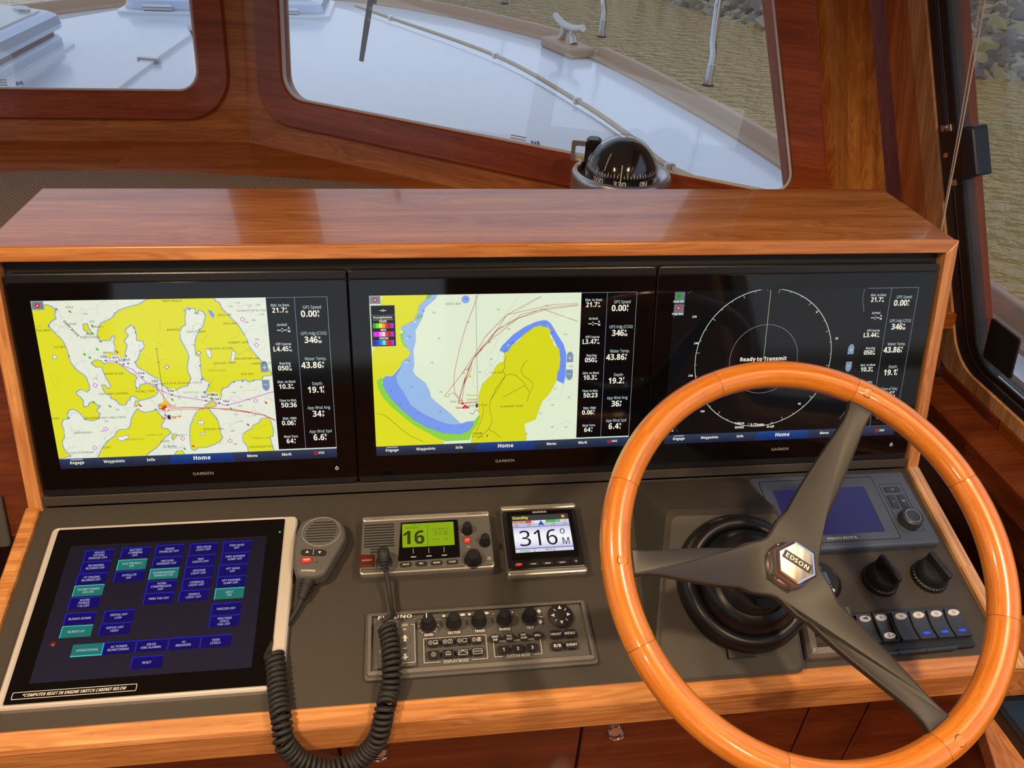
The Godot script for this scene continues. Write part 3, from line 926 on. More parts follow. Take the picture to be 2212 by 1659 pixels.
func deck() -> void:
	# side decks and bow
	var t := struct("floor", "white glossy foredeck and side decks inside the bulwarks", "deck")
	var q := PackedVector2Array()
	var zs := [2.8, 0.0, -1.53, -2.84, -3.56, -4.52, -5.19, -5.5, -6.08, -6.5, -6.75, -6.85]
	for z in zs: q.append(Vector2(XC + half_beam(z) + 0.05, -z))
	zs.reverse()
	for z in zs.slice(1): q.append(Vector2(XC - half_beam(z) - 0.05, -z))
	for p in [[-2.99, -2.8], [-2.99, 1.2], [-2.1, 1.95], [-1.6, 2.32], [-0.4, 2.32], [0.85, 1.50], [1.22, 1.26], [1.22, -2.8]]: q.append(Vector2(p[0], p[1]))
	var b := MB.new()
	b.xf = flat(0.63)
	b.slab(q, -0.5, 0.0, 0.0)
	obj("deck_plate", b, M.deck, t)
	# bulwarks
	bulwark("tan moulded bulwark along the starboard side deck aft of the cleat", edge_path(-4.86, 1.5, 1, 0.63), 1, "bulwarks round the foredeck")
	bulwark("tan moulded bulwark curving round the starboard bow forward of the cleat", edge_path(-6.82, -5.18, 1, 0.63), 1, "bulwarks round the foredeck")
	bulwark("tan moulded bulwark along the port bow seen through the centre pane", edge_path(-6.82, -2.0, -1, 0.63), -1, "bulwarks round the foredeck")
	# cleat in the gap
	t = thing("mooring_cleat", "grey metal horn cleat in the gap between two bulwarks", "cleat", Transform3D(Basis(Vector3.UP, 0.33), Vector3(0.985, 0.66, -5.02)))
	b = MB.new(); b.box(Vector3(0, 0.0, 0), Vector3(0.16, 0.06, 0.40), 0.012); obj("pad", b, M.tan, t)
	b = MB.new()
	b.tube(curve([Vector3(0, 0.15, -0.17), Vector3(0, 0.125, -0.10), Vector3(0, 0.112, 0), Vector3(0, 0.118, 0.10), Vector3(0, 0.135, 0.17)], 0.02), 0.021, 10); obj("horn", b, M.silver, t)
	for z in [-0.055, 0.055]:
		b = MB.new()
		b.tube(curve([Vector3(0, 0.03, z * 1.4), Vector3(0, 0.07, z), Vector3(0, 0.11, z)], 0.01), 0.026, 10, false, 0.018); obj("leg", b, M.silver, t)
	# stanchions
	var lab := ["polished stanchion standing nearest, on the starboard bulwark", "polished stanchion just aft of the mooring cleat", "polished stanchion on the bow bulwark forward of the cleat"]
	var sp := [Vector3(1.493, 0.704, -3.905), Vector3(1.217, 0.704, -5.11), Vector3(0.748, 0.704, -6.315)]
	for i in 3:
		t = thing("stanchion", lab[i], "stanchion", Transform3D(Basis(), sp[i]), "rail stanchions on the starboard bulwark")
		b = MB.new(); b.tube(PackedVector3Array([Vector3(0, 0, 0), Vector3(0, 0.10, 0)]), 0.021, 14); obj("socket", b, M.steel, t)
		b = MB.new(); b.tube(curve([Vector3(0, 0.09, 0), Vector3(0, 0.145, 0), Vector3(-0.006, 0.18, 0), Vector3(-0.015, 0.24, 0), Vector3(-0.03, 0.62, 0)], 0.02), 0.0165, 14); obj("post", b, M.chrome, t)
		b = MB.new(); b.lathe([Vector2(0.03, 0), Vector2(0.03, 0.006), Vector2(0.022, 0.01)], 0, 0, 16)
		obj("base_ring", b, M.seal, t, Transform3D(Basis(Vector3.RIGHT, -PI / 2), Vector3.ZERO))
		b = MB.new(); b.tube(PackedVector3Array([Vector3(-0.024, 0.035, 0), Vector3(0.024, 0.035, 0)]), 0.005, 8); obj("pin", b, M.steel, t)
	# trunk cabin
	t = thing("trunk_cabin", "broad white trunk cabin top in front of the windscreen", "cabin top")
	var line_ := curve([Vector3(0.86, 0, -1.56), Vector3(0.83, 0, -1.95), Vector3(0.76, 0, -2.3), Vector3(0.64, 0, -2.85), Vector3(0.42, 0, -3.55), Vector3(-0.03, 0, -4.42), Vector3(-0.3, 0, -4.85), Vector3(-0.62, 0, -5.15), Vector3(-0.81, 0, -5.22)], 0.1)
	var o := PackedVector2Array()
	for p in line_: o.append(Vector2(p.x, -p.z))
	for i in range(line_.size() - 2, -1, -1): o.append(Vector2(2 * XC - line_[i].x, -line_[i].z))
	o.append(Vector2(-1.46, 2.36)); o.append(Vector2(-0.42, 2.36))
	b = MB.new()
	b.xf = flat(0.0)
	b.slab(o, 0.60, 0.862, 0.03, 0.0, 4)
	obj("shell", b, M.deck, t)
	# hand rail along its edge
	t = thing("grab_rail", "long polished rail on white feet along the trunk cabin edge", "rail")
	var rp := curve([Vector3(0.86, 0.874, -1.62), Vector3(0.822, 0.874, -2.0), Vector3(0.749, 0.874, -2.2), Vector3(0.707, 0.874, -2.5), Vector3(0.624, 0.874, -2.9), Vector3(0.395, 0.874, -3.66), Vector3(-0.073, 0.874, -4.54), Vector3(-0.26, 0.874, -4.88)], 0.06)
	b = MB.new(); b.tube(rp, 0.0085, 12); obj("rail", b, M.steel_hill_tint, t)
	for p in [Vector3(0.756, 0.87, -2.165), Vector3(0.624, 0.87, -2.90), Vector3(0.400, 0.87, -3.65), Vector3(-0.062, 0.87, -4.52)]:
		b = MB.new(); b.box(p + Vector3(0, 0.004, 0), Vector3(0.030, 0.026, 0.022), 0.004); obj("foot", b, M.white, t)
	# hatches
	t = thing("deck_hatch", "closed square deck hatch with hinges ahead of the windscreen post", "hatch", Transform3D(Basis(), Vector3(-0.90, 0.86, -4.75)))
	b = MB.new(); b.xf = flat(0.0)
	b.slab(rr(0, 0, 1.05, 0.54, 0.05), -0.01, 0.02, 0.006); obj("flange", b, M.white, t)
	b = MB.new(); b.xf = flat(0.0)
	b.slab(rr(0, 0.01, 0.99, 0.48, 0.06), 0.02, 0.075, 0.045, 0.0, 2); obj("lid_frame", b, M.hatchframe, t)
	b = MB.new(); b.xf = flat(0.0)
	b.slab(rr(0, 0.01, 0.86, 0.35, 0.03), 0.07, 0.08, 0.004); obj("lid_glass", b, M.hatchglass, t)
	for x in [-0.32, 0.02, 0.3]:
		b = MB.new(); b.tube(PackedVector3Array([Vector3(x - 0.07, 0.035, 0.245), Vector3(x + 0.07, 0.035, 0.245)]), 0.016, 10); obj("hinge", b, M.steel, t)
	for x in [-0.2, 0.25]:
		b = MB.new(); b.lathe([Vector2(0.03, 0.08), Vector2(0.03, 0.092), Vector2(0.02, 0.1), Vector2(0, 0.102)], x, -0.1, 16); obj("knob", b, M.steel, t, Transform3D(Basis(Vector3.RIGHT, -PI / 2), Vector3.ZERO))
	t = thing("deck_hatch", "propped open deck hatch at the port side of the trunk cabin top", "hatch", Transform3D(Basis(), Vector3(-1.67, 0.862, -3.3)))
	b = MB.new(); b.xf = flat(0.0)
	b.slab(rr(0, 0, 0.60, 0.92, 0.05), -0.01, 0.01, 0.004); obj("flange", b, M.white, t)
	b = MB.new(); b.xf = flat(0.0)
	b.ring(rr(0, 0, 0.54, 0.84, 0.05), rr(0, 0, 0.44, 0.74, 0.03), 0.01, 0.05, 0.012); obj("coaming", b, M.hatchframe, t)
	b = MB.new(); b.xf = flat(0.0)
	b.ring(rr(0, 0, 0.50, 0.80, 0.045), rr(0, 0, 0.46, 0.76, 0.03), 0.05, 0.062, 0.002); obj("seal", b, M.tanstrip, t)
	var lid := Transform3D(Basis(Vector3.BACK, -0.10), Vector3(0.27, 0.075, 0))
	b = MB.new(); b.xf = lid * Transform3D(Basis(), Vector3(-0.27, 0, 0)) * flat(0.0)
	b.slab(rr(0, 0, 0.56, 0.86, 0.06), 0.0, 0.06, 0.04, 0.005, 2); obj("lid_frame", b, M.hatchframe, t)
	b = MB.new(); b.xf = lid * Transform3D(Basis(), Vector3(-0.27, 0, 0)) * flat(0.0)
	b.slab(rr(0, 0, 0.44, 0.72, 0.03), 0.055, 0.066, 0.004); obj("lid_glass", b, M.hatchglass, t)
	b = MB.new(); b.xf = lid * Transform3D(Basis(), Vector3(-0.27, 0, 0)) * flat(0.0)
	b.lathe([Vector2(0.03, 0.06), Vector2(0.03, 0.075), Vector2(0.02, 0.08), Vector2(0, 0.082)], 0.17, 0.3, 16); obj("knob", b, M.steel, t)
	# white strip
	t = thing("deck_strip", "narrow white strip raised on the trunk cabin top", "strip")
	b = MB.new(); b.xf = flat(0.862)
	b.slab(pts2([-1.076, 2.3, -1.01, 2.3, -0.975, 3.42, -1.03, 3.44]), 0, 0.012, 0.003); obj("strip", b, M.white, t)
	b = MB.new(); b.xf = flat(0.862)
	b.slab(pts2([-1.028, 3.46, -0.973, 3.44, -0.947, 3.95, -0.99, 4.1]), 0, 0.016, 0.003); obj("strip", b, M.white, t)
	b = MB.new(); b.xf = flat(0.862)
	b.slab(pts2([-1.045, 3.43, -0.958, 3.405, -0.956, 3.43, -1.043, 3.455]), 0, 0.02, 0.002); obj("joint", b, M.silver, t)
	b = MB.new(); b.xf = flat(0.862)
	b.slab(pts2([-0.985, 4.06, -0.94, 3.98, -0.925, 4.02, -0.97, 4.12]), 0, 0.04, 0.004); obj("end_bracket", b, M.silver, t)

func bank() -> void:
	var shore := [Vector3(-6, -0.6, -44), Vector3(0, -0.6, -30), Vector3(3, -0.6, -22), Vector3(5.5, -0.6, -15.8), Vector3(6.1, -0.6, -13.9), Vector3(7.0, -0.6, -12.0), Vector3(7.55, -0.6, -10.55), Vector3(8.6, -0.6, -10.35), Vector3(11, -0.6, -9.6), Vector3(16, -0.6, -6), Vector3(24, -0.6, 4), Vector3(30, -0.6, 30)]
	var up := Vector3(0.75, 0, -0.66)
	var e := struct("trim_6", "stony embankment of loose grey and tan rocks at the waterline", "embankment")
	var rows := []
	for p in shore:
		rows.append(PackedVector3Array([p - up * 1.2 - Vector3.UP * 0.6, p, p + up * 1.6 + Vector3.UP * 1.0, p + up * 3.6 + Vector3.UP * 2.4, p + up * 6 + Vector3.UP * 3.6]))
	var b := MB.new()
	rows.reverse()
	b.grid(rows, false, false)
	obj("earth", b, M.soil, e)
	var hl := struct("hill", "dry golden hillside rising behind the rocky bank", "hillside")
	rows = []
	for i in shore.size():
		var p: Vector3 = shore[i]
		var r := PackedVector3Array()
		for j in 7: r.append(p + up * (5.6 + j * 5.0) + Vector3.UP * (3.4 + j * 1.7 + 0.8 * sin(i * 1.7 + j)))
		rows.append(r)
	rows.reverse()
	b = MB.new(); b.grid(rows, false, false)
	obj("slope", b, M.hill, hl)
	# rocks
	var rng := RandomNumberGenerator.new()
	rng.seed = 42
	var meshes := []
	for i in 8:
		meshes.append(rock_mesh(rng))
	var cam := Transform3D(Basis(Vector3.UP, -0.1503) * Basis(Vector3.RIGHT, -0.591) * Basis(Vector3.BACK, 0.054), Vector3(0, 1.6, 0)).affine_inverse()
	var rest: Array[Transform3D] = []
	var near := []
	for k in 14000:
		var sgm := rng.randi_range(2, 8)
		var a: Vector3 = shore[sgm]; var c: Vector3 = shore[sgm + 1]
		var p := a.lerp(c, rng.randf())
		var t := rng.randf_range(-0.25, 3.4)
		var size := rng.randf_range(0.05, 0.12) * (1.0 if rng.randf() < 0.85 else 1.9)
		var h := lerpf(-0.15, 1.0, clampf((t + 0.2) / 1.8, 0, 1)) if t < 1.6 else 1.0 + (t - 1.6) * 0.7
		p += up * t + Vector3.UP * (h + rng.randf_range(-0.03, 0.10))
		var bs := Basis.from_euler(Vector3(rng.randf() * TAU, rng.randf() * TAU, rng.randf() * TAU)) * Basis.from_scale(Vector3(size * rng.randf_range(0.9, 1.5), size * rng.randf_range(0.5, 0.9), size))
		var tr := Transform3D(Basis.from_euler(Vector3(rng.randf_range(-0.5, 0.5), rng.randf() * TAU, rng.randf_range(-0.5, 0.5))) * Basis.from_scale(Vector3(size * rng.randf_range(0.9, 1.6), size * rng.randf_range(0.55, 0.9), size)), p)
		var q := cam * p
		var px := 1106.0 + 1691.7 * q.x / -q.z
		var py := 829.5 - 1691.7 * q.y / -q.z
		if near.size() < 290 and px > 1490 and px < 2230 and py > -8 and (px > 2045 or px < 1705): near.append(tr)
		else: rest.append(tr)
	for i in near.size():
		var o := MeshInstance3D.new()
		o.name = "rock"
		o.mesh = meshes[i % meshes.size()]
		o.material_override = M.rocks[rng.randi_range(0, M.rocks.size() - 1)]
		o.transform = near[i]
		e.add_child(o, true)
	for g in M.rocks.size():
		var mm := MultiMesh.new()
		mm.transform_format = MultiMesh.TRANSFORM_3D
		mm.mesh = meshes[g]
		var mine: Array[Transform3D] = []
		for i in range(g, rest.size(), M.rocks.size()): mine.append(rest[i])
		mm.instance_count = mine.size()
		for i in mine.size(): mm.set_instance_transform(i, mine[i])
		var mi := MultiMeshInstance3D.new()
		mi.name = "riprap"
		mi.multimesh = mm
		mi.material_override = M.rocks[g]
		mi.set_meta("kind", "stuff")
		e.add_child(mi, true)

func rock_mesh(rng: RandomNumberGenerator) -> ArrayMesh:
	var g := (1.0 + sqrt(5.0)) / 2.0
	var v := [Vector3(-1, g, 0), Vector3(1, g, 0), Vector3(-1, -g, 0), Vector3(1, -g, 0), Vector3(0, -1, g), Vector3(0, 1, g), Vector3(0, -1, -g), Vector3(0, 1, -g), Vector3(g, 0, -1), Vector3(g, 0, 1), Vector3(-g, 0, -1), Vector3(-g, 0, 1)]
	for i in 12: v[i] = v[i].normalized() * rng.randf_range(0.75, 1.25)
	var b := MB.new()
	var f := [0, 11, 5, 0, 5, 1, 0, 1, 7, 0, 7, 10, 0, 10, 11, 1, 5, 9, 5, 11, 4, 11, 10, 2, 10, 7, 6, 7, 1, 8, 3, 9, 4, 3, 4, 2, 3, 2, 6, 3, 6, 8, 3, 8, 9, 4, 9, 5, 2, 4, 11, 6, 2, 10, 8, 6, 7, 9, 8, 1]
	for i in range(0, 60, 3): b.tri(v[f[i]], v[f[i + 1]], v[f[i + 2]])
	return b.mesh()

# ---------------------------------------------------------------- console
func console() -> void:
	var t := thing("helm_console", "wooden helm console with a hooded instrument face and dark sloping dash", "console")
	var b := MB.new(); b.box(Vector3(0.128, 1.1604, -1.0745), Vector3(1.316, 0.02, 0.209), 0.003)
	obj("hood_top", b, M.hood, t)
	b = MB.new(); b.slab(pts2([-0.6605, 0.1845, -0.6435, 0.1660, 0.6435, 0.1660, 0.6605, 0.1845]), -0.03, 0.005, 0.002)
	obj("front_rail", b, M.rail, t, MX)
	for s in [-1.0, 1.0]:
		b = MB.new()
		var q := [0.6435 * s, 0.166, 0.6435 * s, -0.179, 0.6615 * s, -0.179, 0.6605 * s, 0.1845]
		var p := pts2(q)
		if s < 0: p.reverse()
		p.reverse()
		if Geometry2D.is_polygon_clockwise(p): p.reverse()
		b.slab(p, -0.03, 0.005, 0.002)
		obj("side_frame", b, M.side, t, MX)
	b = MB.new(); b.box(Vector3(0, -0.006, -0.0245), Vector3(1.287, 0.346, 0.02), 0.0)
	obj("instrument_panel", b, M.blackmat, t, MX)
	b = MB.new(); b.box(Vector3(0, -0.1665, -0.004), Vector3(1.287, 0.014, 0.01), 0.001)
	obj("lower_strip", b, M.dash, t, MX)
	b = MB.new(); b.slab(pts2([-0.517, -0.302, 0.7725, -0.302, 0.7725, 0.002, -0.517, 0.002]), -0.018, 0.0, 0.0)
	obj("dash_panel", b, M.dash, t, LX)
	for x in [-0.526, 0.782]:
		b = MB.new(); b.box(Vector3(x, -0.163, -0.014), Vector3(0.019, 0.326, 0.046), 0.0025)
		obj("side_trim", b, M.trim if x < 0 else M.jamb, t, LX * at(0, 0, 0.0))
	b = MB.new(); b.xf = LX
	b.box(Vector3(0.128, -0.3135, -0.01), Vector3(1.327, 0.025, 0.024), 0.0025)
	b.xf = Transform3D(); b.box(Vector3(0.128, 0.719, -0.570), Vector3(1.327, 0.0445, 0.026), 0.002)
	obj("front_trim", b, M.trim, t)
	for x in [-0.524, 0.772]:
		b = MB.new()
		b.xf = Transform3D(Basis(Vector3.FORWARD, Vector3.UP, Vector3.RIGHT), Vector3(x, 0, 0))
		b.slab(pts2([0.60, 0.0, 1.17, 0.0, 1.175, 1.150, 0.985, 1.150, 0.900, 0.83, 0.90, 0.80, 0.60, 0.725]), 0, 0.014, 0.0)
		obj("end_panel", b, M.dark, t)
	b = MB.new(); b.box(Vector3(0.128, 0.58, -1.172), Vector3(1.29, 1.14, 0.012), 0)
	obj("back_panel", b, M.dark, t)

func px(x: float, y: float) -> Vector2: return Vector2((x / 1000.0 - 0.5) * 0.371, (0.3125 - y / 1000.0) * 0.371)

func stext(b: MB, s: String, x: float, y: float, h: float, al := 0, kind := 1, sx := 1.0, turn := 0.0) -> void:
	var p := px(x, y)
	txt(b, s, p.x, p.y, h * 0.000371, 0.0, al, kind, sx, turn)

const K := 1.5

func bar(im: Image) -> void:
	var y := 588
	for i in 40: rect(im, 0, y + i, 1000, 1, S(52, 66, 92).lerp(S(26, 36, 60), i / 40.0), K)
	for i in 38:
		fill(im, [381 + 16 * (1 - i / 38.0) - 0, y + i, 623 - 13 * (1 - i / 38.0), y + i, 623 - 13 * (1 - i / 38.0), y + i + 2, 381 + 16 * (1 - i / 38.0), y + i + 2], S(32, 74, 140).lerp(S(16, 44, 104), i / 38.0), K)
	line(im, [397, 589, 610, 589], S(80, 120, 180), 1, K)
	for x in [126, 254, 748, 876]: line(im, [x, 592, x, 625], S(16, 20, 34), 1.4, K)
	rect(im, 40, 591, 42, 3, S(190, 205, 225), K)
	dot(im, 921, 605, 7.5, S(210, 50, 46), K)
	line(im, [917, 601, 925, 609], S(20, 10, 10), 2, K); line(im, [917, 609, 925, 601], S(20, 10, 10), 2, K)
	rect(im, 785, 0, 215, 584, S(6, 6, 8), K)
	line(im, [785, 1, 999, 1, 999, 583, 786, 583], S(150, 170, 190), 1.6, K)
	line(im, [885, 1, 885, 583], S(150, 170, 190), 2.4, K)

func bar_text(b: MB) -> void:
	for q in [["Engage", 61], ["Waypoints", 190], ["Info", 320], ["Menu", 686], ["Mark", 813]]: stext(b, q[0], q[1], 606, 10.5)
	stext(b, "Home", 503, 606, 16)
	stext(b, "SOS", 931, 605, 9, -1)

func data(b: MB, c: MB, rows1: Array, rows2: Array) -> void:
	var y1 := [29, 101, 173, 246, 317, 390, 461, 534]
	var n1 := ["Dist. to Dest.", "Arrival", "Off Course", "Bearing", "Dist. to Next", "Time to Nxt.", "Wpt. VMG", "Next Turn"]
	for i in rows1.size():
		if rows1[i][0] == "": continue
		stext(c, n1[i], 834, y1[i], 9.5, 0, 1, 0.82)
		value(b, rows1[i], 836, y1[i] + 18, 18.5)
	var y2 := [38, 135, 231, 327, 422, 517]
	var n2 := ["GPS Speed", "GPS Hdg (COG)", "Water Temp.", "Depth", "App Wnd Ang", "App Wnd Spd"]
	for i in rows2.size():
		if rows2[i][0] == "": continue
		stext(c, n2[i] if rows2[i].size() < 4 else rows2[i][3], 944, y2[i], 12, 0, 0, 0.86)
		value(b, rows2[i], 945, y2[i] + 24, 24)

func value(b: MB, r: Array, x: float, y: float, h: float) -> void:
	var w: float = r[0].length() * h * 0.66
	if r[1] == "":
		stext(b, r[0], x, y, h, 0, 1, 0.9); return
	stext(b, r[0], x + w * 0.24, y, h, 1, 1, 0.9)
	stext(b, r[1], x + w * 0.24 + 3, y - h * 0.34, h * 0.42, -1)
	stext(b, r[2], x + w * 0.24 + 3, y + h * 0.34, h * 0.42, -1)

func chart_one() -> Image:
	var im := Image.create(1500, 940, false, Image.FORMAT_RGB8)
	im.fill(S(238, 242, 222))
	var yellow := S(232, 229, 44)
	var rng := RandomNumberGenerator.new(); rng.seed = 9
	# depth contours: soft wandering lines in the channels
	var nz := FastNoiseLite.new(); nz.seed = 5; nz.frequency = 0.012
	for i in 300:
		var x := rng.randf() * 785; var y := rng.randf() * 588
		var a := [x, y]
		for k in 14:
			var w := nz.get_noise_2d(x, y) * 9.0
			x += cos(w) * 5.0; y += sin(w) * 5.0
			a.append(x); a.append(y)
		line(im, a, S(196, 200, 204), 1.0, K)
	for q in L_LAND:
		line(im, q, S(196, 212, 240), 9.0, K, true)
	for q in L_LAND:
		line(im, q, S(132, 160, 222), 4.0, K, true)
		for i in range(0, q.size() - 1, 2):
			if rng.randf() < 0.35: dot(im, q[i] + rng.randf_range(-4, 4), q[i + 1] + rng.randf_range(-4, 4), rng.randf_range(2, 4.5), S(106, 140, 224) if rng.randf() < 0.6 else S(226, 232, 240), K)
	for q in L_LAND: fill(im, q, yellow, K)
	for q in L_LAND: line(im, q, S(128, 128, 96), 1.2, K, true)
	for q in L_LAKE:
		fill(im, q, S(240, 244, 240), K); line(im, q, S(110, 130, 190), 1.6, K, true)
	# deep blue fringes
	for a in [[582, 40, 596, 46, 604, 60, 598, 74, 588, 58]]: fill(im, a, S(126, 160, 236), K)
	for i in 60:
		var x := rng.randf() * 770; var y := rng.randf() * 570
		if im.get_pixel(int(x * K), int(y * K)).b < 0.35:
			var a := [x, y]; var w := rng.randf() * TAU
			for k in 8:
				w += rng.randf_range(-0.6, 0.6)
				x += cos(w) * 6; y += sin(w) * 6
				if im.get_pixel(clampi(int(x * K), 0, 1499), clampi(int(y * K), 0, 939)).b > 0.35: break
				a.append(x); a.append(y)
			line(im, a, S(176, 168, 40), 1.4, K)
	line(im, [80, 60, 130, 190, 170, 320, 178, 340], S(190, 178, 190), 1.2, K, false, 4)
	line(im, [40, 5, 100, 60, 200, 30, 360, 3], S(190, 190, 180), 1.2, K, false, 4)
	line(im, L_ROUTE, S(216, 160, 220), 5.0, K)
	for q in L_TRACK: line(im, q, S(196, 44, 44), 1.8, K)
	line(im, [392, 179, 393, 286, 394, 430], S(70, 70, 40), 1.6, K)
	line(im, [388, 179, 397, 179], S(70, 70, 40), 1.6, K); line(im, [388, 230, 397, 230], S(70, 70, 40), 1.6, K)
	for q in L_MARK:
		var x: float = q[1]; var y: float = q[2]
		var c := S(190, 80, 190) if q[0] == "d" else S(120, 84, 110)
		fill(im, [x, y - 8, x + 8, y, x, y + 8, x - 8, y], S(250, 240, 250), K)
		line(im, [x, y - 8, x + 8, y, x, y + 8, x - 8, y], c, 1.8, K, true)
	for q in L_BUOY:
		var c := S(60, 190, 40) if q[0] == "g" else S(220, 60, 44)
		fill(im, [q[1] - 5, q[2] - 5, q[1] + 2, q[2] - 4, q[1] + 6, q[2] + 5, q[1] - 1, q[2] + 4], c, K)
	# harbour of the ship
	fill(im, [385, 382, 404, 372, 410, 392, 392, 404], S(240, 200, 60), K)
	fill(im, [378, 405, 396, 392, 402, 400, 386, 412], S(226, 60, 40), K)
	fill(im, [386, 425, 402, 436, 404, 442, 390, 434], S(100, 130, 220), K)
	rect(im, 400, 430, 9, 18, S(40, 44, 60), K); rect(im, 402, 426, 5, 6, S(220, 220, 230), K)
	line(im, [410, 438, 440, 438], S(226, 140, 30), 4, K); fill(im, [438, 433, 448, 438, 438, 443], S(226, 140, 30), K)
	for q in L_WP:
		fill(im, [q[1] - 14, q[2] - 8, q[1] + 14, q[2] - 8, q[1] + 14, q[2] + 8, q[1] - 14, q[2] + 8], S(250, 250, 246), K)
		rect(im, q[1] - 1, q[2] + 11, 7, 6, S(120, 120, 130), K)
	line(im, [392, 562, 436, 562], S(60, 60, 50), 1.4, K); line(im, [392, 558, 392, 566], S(60, 60, 50), 1.4, K)
	# buttons
	alarm(im)
	zoom_buttons(im, 759, 259, 325)
	bar(im)
	return im

func alarm(im: Image) -> void:
	rect(im, 0, 0, 41, 31, S(186, 196, 200), K); rect(im, 2, 2, 37, 27, S(120, 134, 142), K)
	dot(im, 20, 16, 8.5, S(214, 40, 50), K)
	fill(im, [20, 12, 24, 19, 16, 19], Color.WHITE, K)

func zoom_buttons(im: Image, x: float, y0: float, y1: float) -> void:
	fill(im, [x - 13, y0 + 18, x - 13, y0 - 10, x - 9, y0 - 19, x - 3, y0 - 24, x + 4, y0 - 24, x + 9, y0 - 19, x + 13, y0 - 10, x + 13, y0 + 18], S(128, 152, 176), K)
	fill(im, [x - 13, y1 - 18, x - 13, y1 + 10, x - 9, y1 + 19, x - 3, y1 + 24, x + 4, y1 + 24, x + 9, y1 + 19, x + 13, y1 + 10, x + 13, y1 - 18], S(128, 152, 176), K)
	line(im, [x - 7, y0, x + 7, y0], Color.WHITE, 2, K); line(im, [x, y0 - 7, x, y0 + 7], Color.WHITE, 2, K); line(im, [x - 7, y1, x + 7, y1], Color.WHITE, 2, K)

func chart_two() -> Image:
	var im := Image.create(1500, 940, false, Image.FORMAT_RGB8)
	im.fill(S(232, 243, 214))
	var yellow := S(230, 228, 40)
	fill(im, C_BLUE1, S(160, 194, 240), K)
	fill(im, C_LAND, yellow, K)
	fill(im, C_GREEN, S(146, 216, 76), K)
	fill(im, C_GREEN2, S(146, 216, 76), K)
	fill(im, C_BLUE2, S(124, 160, 244), K)
	fill(im, C_BLUE3, S(116, 150, 250), K)
	fill(im, C_HUMP, S(222, 222, 34), K)
	fill(im, [205, 13, 211, 0, 226, 0, 222, 10, 212, 14], S(130, 200, 60), K)
	fill(im, [170, 84, 178, 70, 186, 74, 184, 84, 172, 92], S(130, 200, 60), K)
	line(im, C_BLUE1, S(120, 140, 190), 1.2, K, true); line(im, C_BLUE2, S(90, 120, 200), 1.2, K, true)
	line(im, C_HUMP, S(176, 184, 60), 1.4, K, true)
	dot(im, 350, 19, 15, S(140, 176, 240), K)
	for q in C_CONT: line(im, q, S(168, 180, 174), 1.4, K)
	for q in C_ROAD: line(im, q, S(130, 126, 26), 1.8, K)
	for q in C_TRACK.slice(0, 6): line(im, q, S(178, 84, 74), 1.9, K)
	line(im, C_TRACK[6], S(214, 40, 40), 4, K)
	line(im, [388, 3, 392, 376, 391, 420], S(110, 120, 96), 1.8, K)
	for i in 8:
		line(im, [354 + i * 5, 404, 354 + i * 5, 415], S(120, 124, 60), 1.4, K); line(im, [354 + i * 5, 428, 354 + i * 5, 440], S(120, 124, 60), 1.4, K)
	line(im, [354, 409, 392, 409], S(120, 124, 60), 1.6, K); line(im, [354, 434, 392, 434], S(120, 124, 60), 1.6, K)
	fill(im, [350, 388, 390, 391, 390, 395, 350, 392], S(210, 206, 60), K)
	line(im, [362, 462, 374, 470, 386, 450, 398, 458], S(110, 100, 60), 1.8, K)
	fill(im, [366, 308, 369, 318, 362, 322, 359, 314], S(226, 210, 30), K)
	for q in [[335, 424], [345, 434], [352, 440], [340, 440]]: dot(im, q[0], q[1], 5, S(214, 40, 40), K)
	rect(im, 386, 424, 8, 18, S(44, 50, 70), K); rect(im, 388, 421, 4, 5, S(220, 224, 230), K)
	line(im, [396, 433, 424, 433], S(226, 140, 30), 4, K); fill(im, [422, 428, 432, 433, 422, 438], S(226, 140, 30), K)
	line(im, [372, 563, 412, 563], S(60, 60, 30), 1.6, K); line(im, [372, 559, 372, 567], S(60, 60, 30), 1.4, K); line(im, [412, 559, 412, 567], S(60, 60, 30), 1.4, K)
	fill(im, [424, 562, 433, 555, 430, 567, 428, 561], S(70, 70, 30), K)
	for q in [[179, 77], [162, 100], [132, 160], [127, 253], [509, 198], [489, 231]]:
		hoop(im, q[0], q[1], 2.6, S(240, 244, 250), 1.6, K, 16)
	# rain legend
	alarm(im)
	rect(im, 3, 36, 87, 154, S(90, 96, 104), K); rect(im, 5, 38, 83, 33, S(4, 4, 6), K); rect(im, 5, 74, 83, 114, S(4, 4, 6), K)
	rect(im, 10, 89, 74, 1.6, S(220, 220, 220), K)
	rect(im, 36, 54, 10, 2.4, Color.WHITE, K); rect(im, 49, 54, 10, 2.4, Color.WHITE, K); rect(im, 46.5, 50, 2.4, 4, Color.WHITE, K); rect(im, 46.5, 56, 2.4, 4, Color.WHITE, K)
	var cols := [[S(40, 180, 20), S(110, 240, 20), S(250, 240, 20), S(240, 170, 60), S(250, 30, 20), S(180, 10, 30), S(190, 20, 220)], [S(240, 20, 240), S(240, 20, 240), S(250, 150, 240), S(250, 220, 245), S(250, 30, 20), S(180, 10, 30), S(190, 20, 220)], [S(10, 20, 220), S(20, 70, 240), S(20, 140, 240), S(90, 240, 240), S(250, 30, 20), S(180, 10, 30), S(190, 20, 220)]]
	for i in 3:
		var y: float = [103, 135, 167][i]
		for k in 7: rect(im, 10 + k * 10.6, y, 10.8, 18, cols[i][k], K)
		line(im, [10, y, 84, y, 84, y + 18, 10, y + 18], S(150, 150, 160), 1.2, K, true)
	zoom_buttons(im, 749, 253, 318)
	bar(im)
	return im

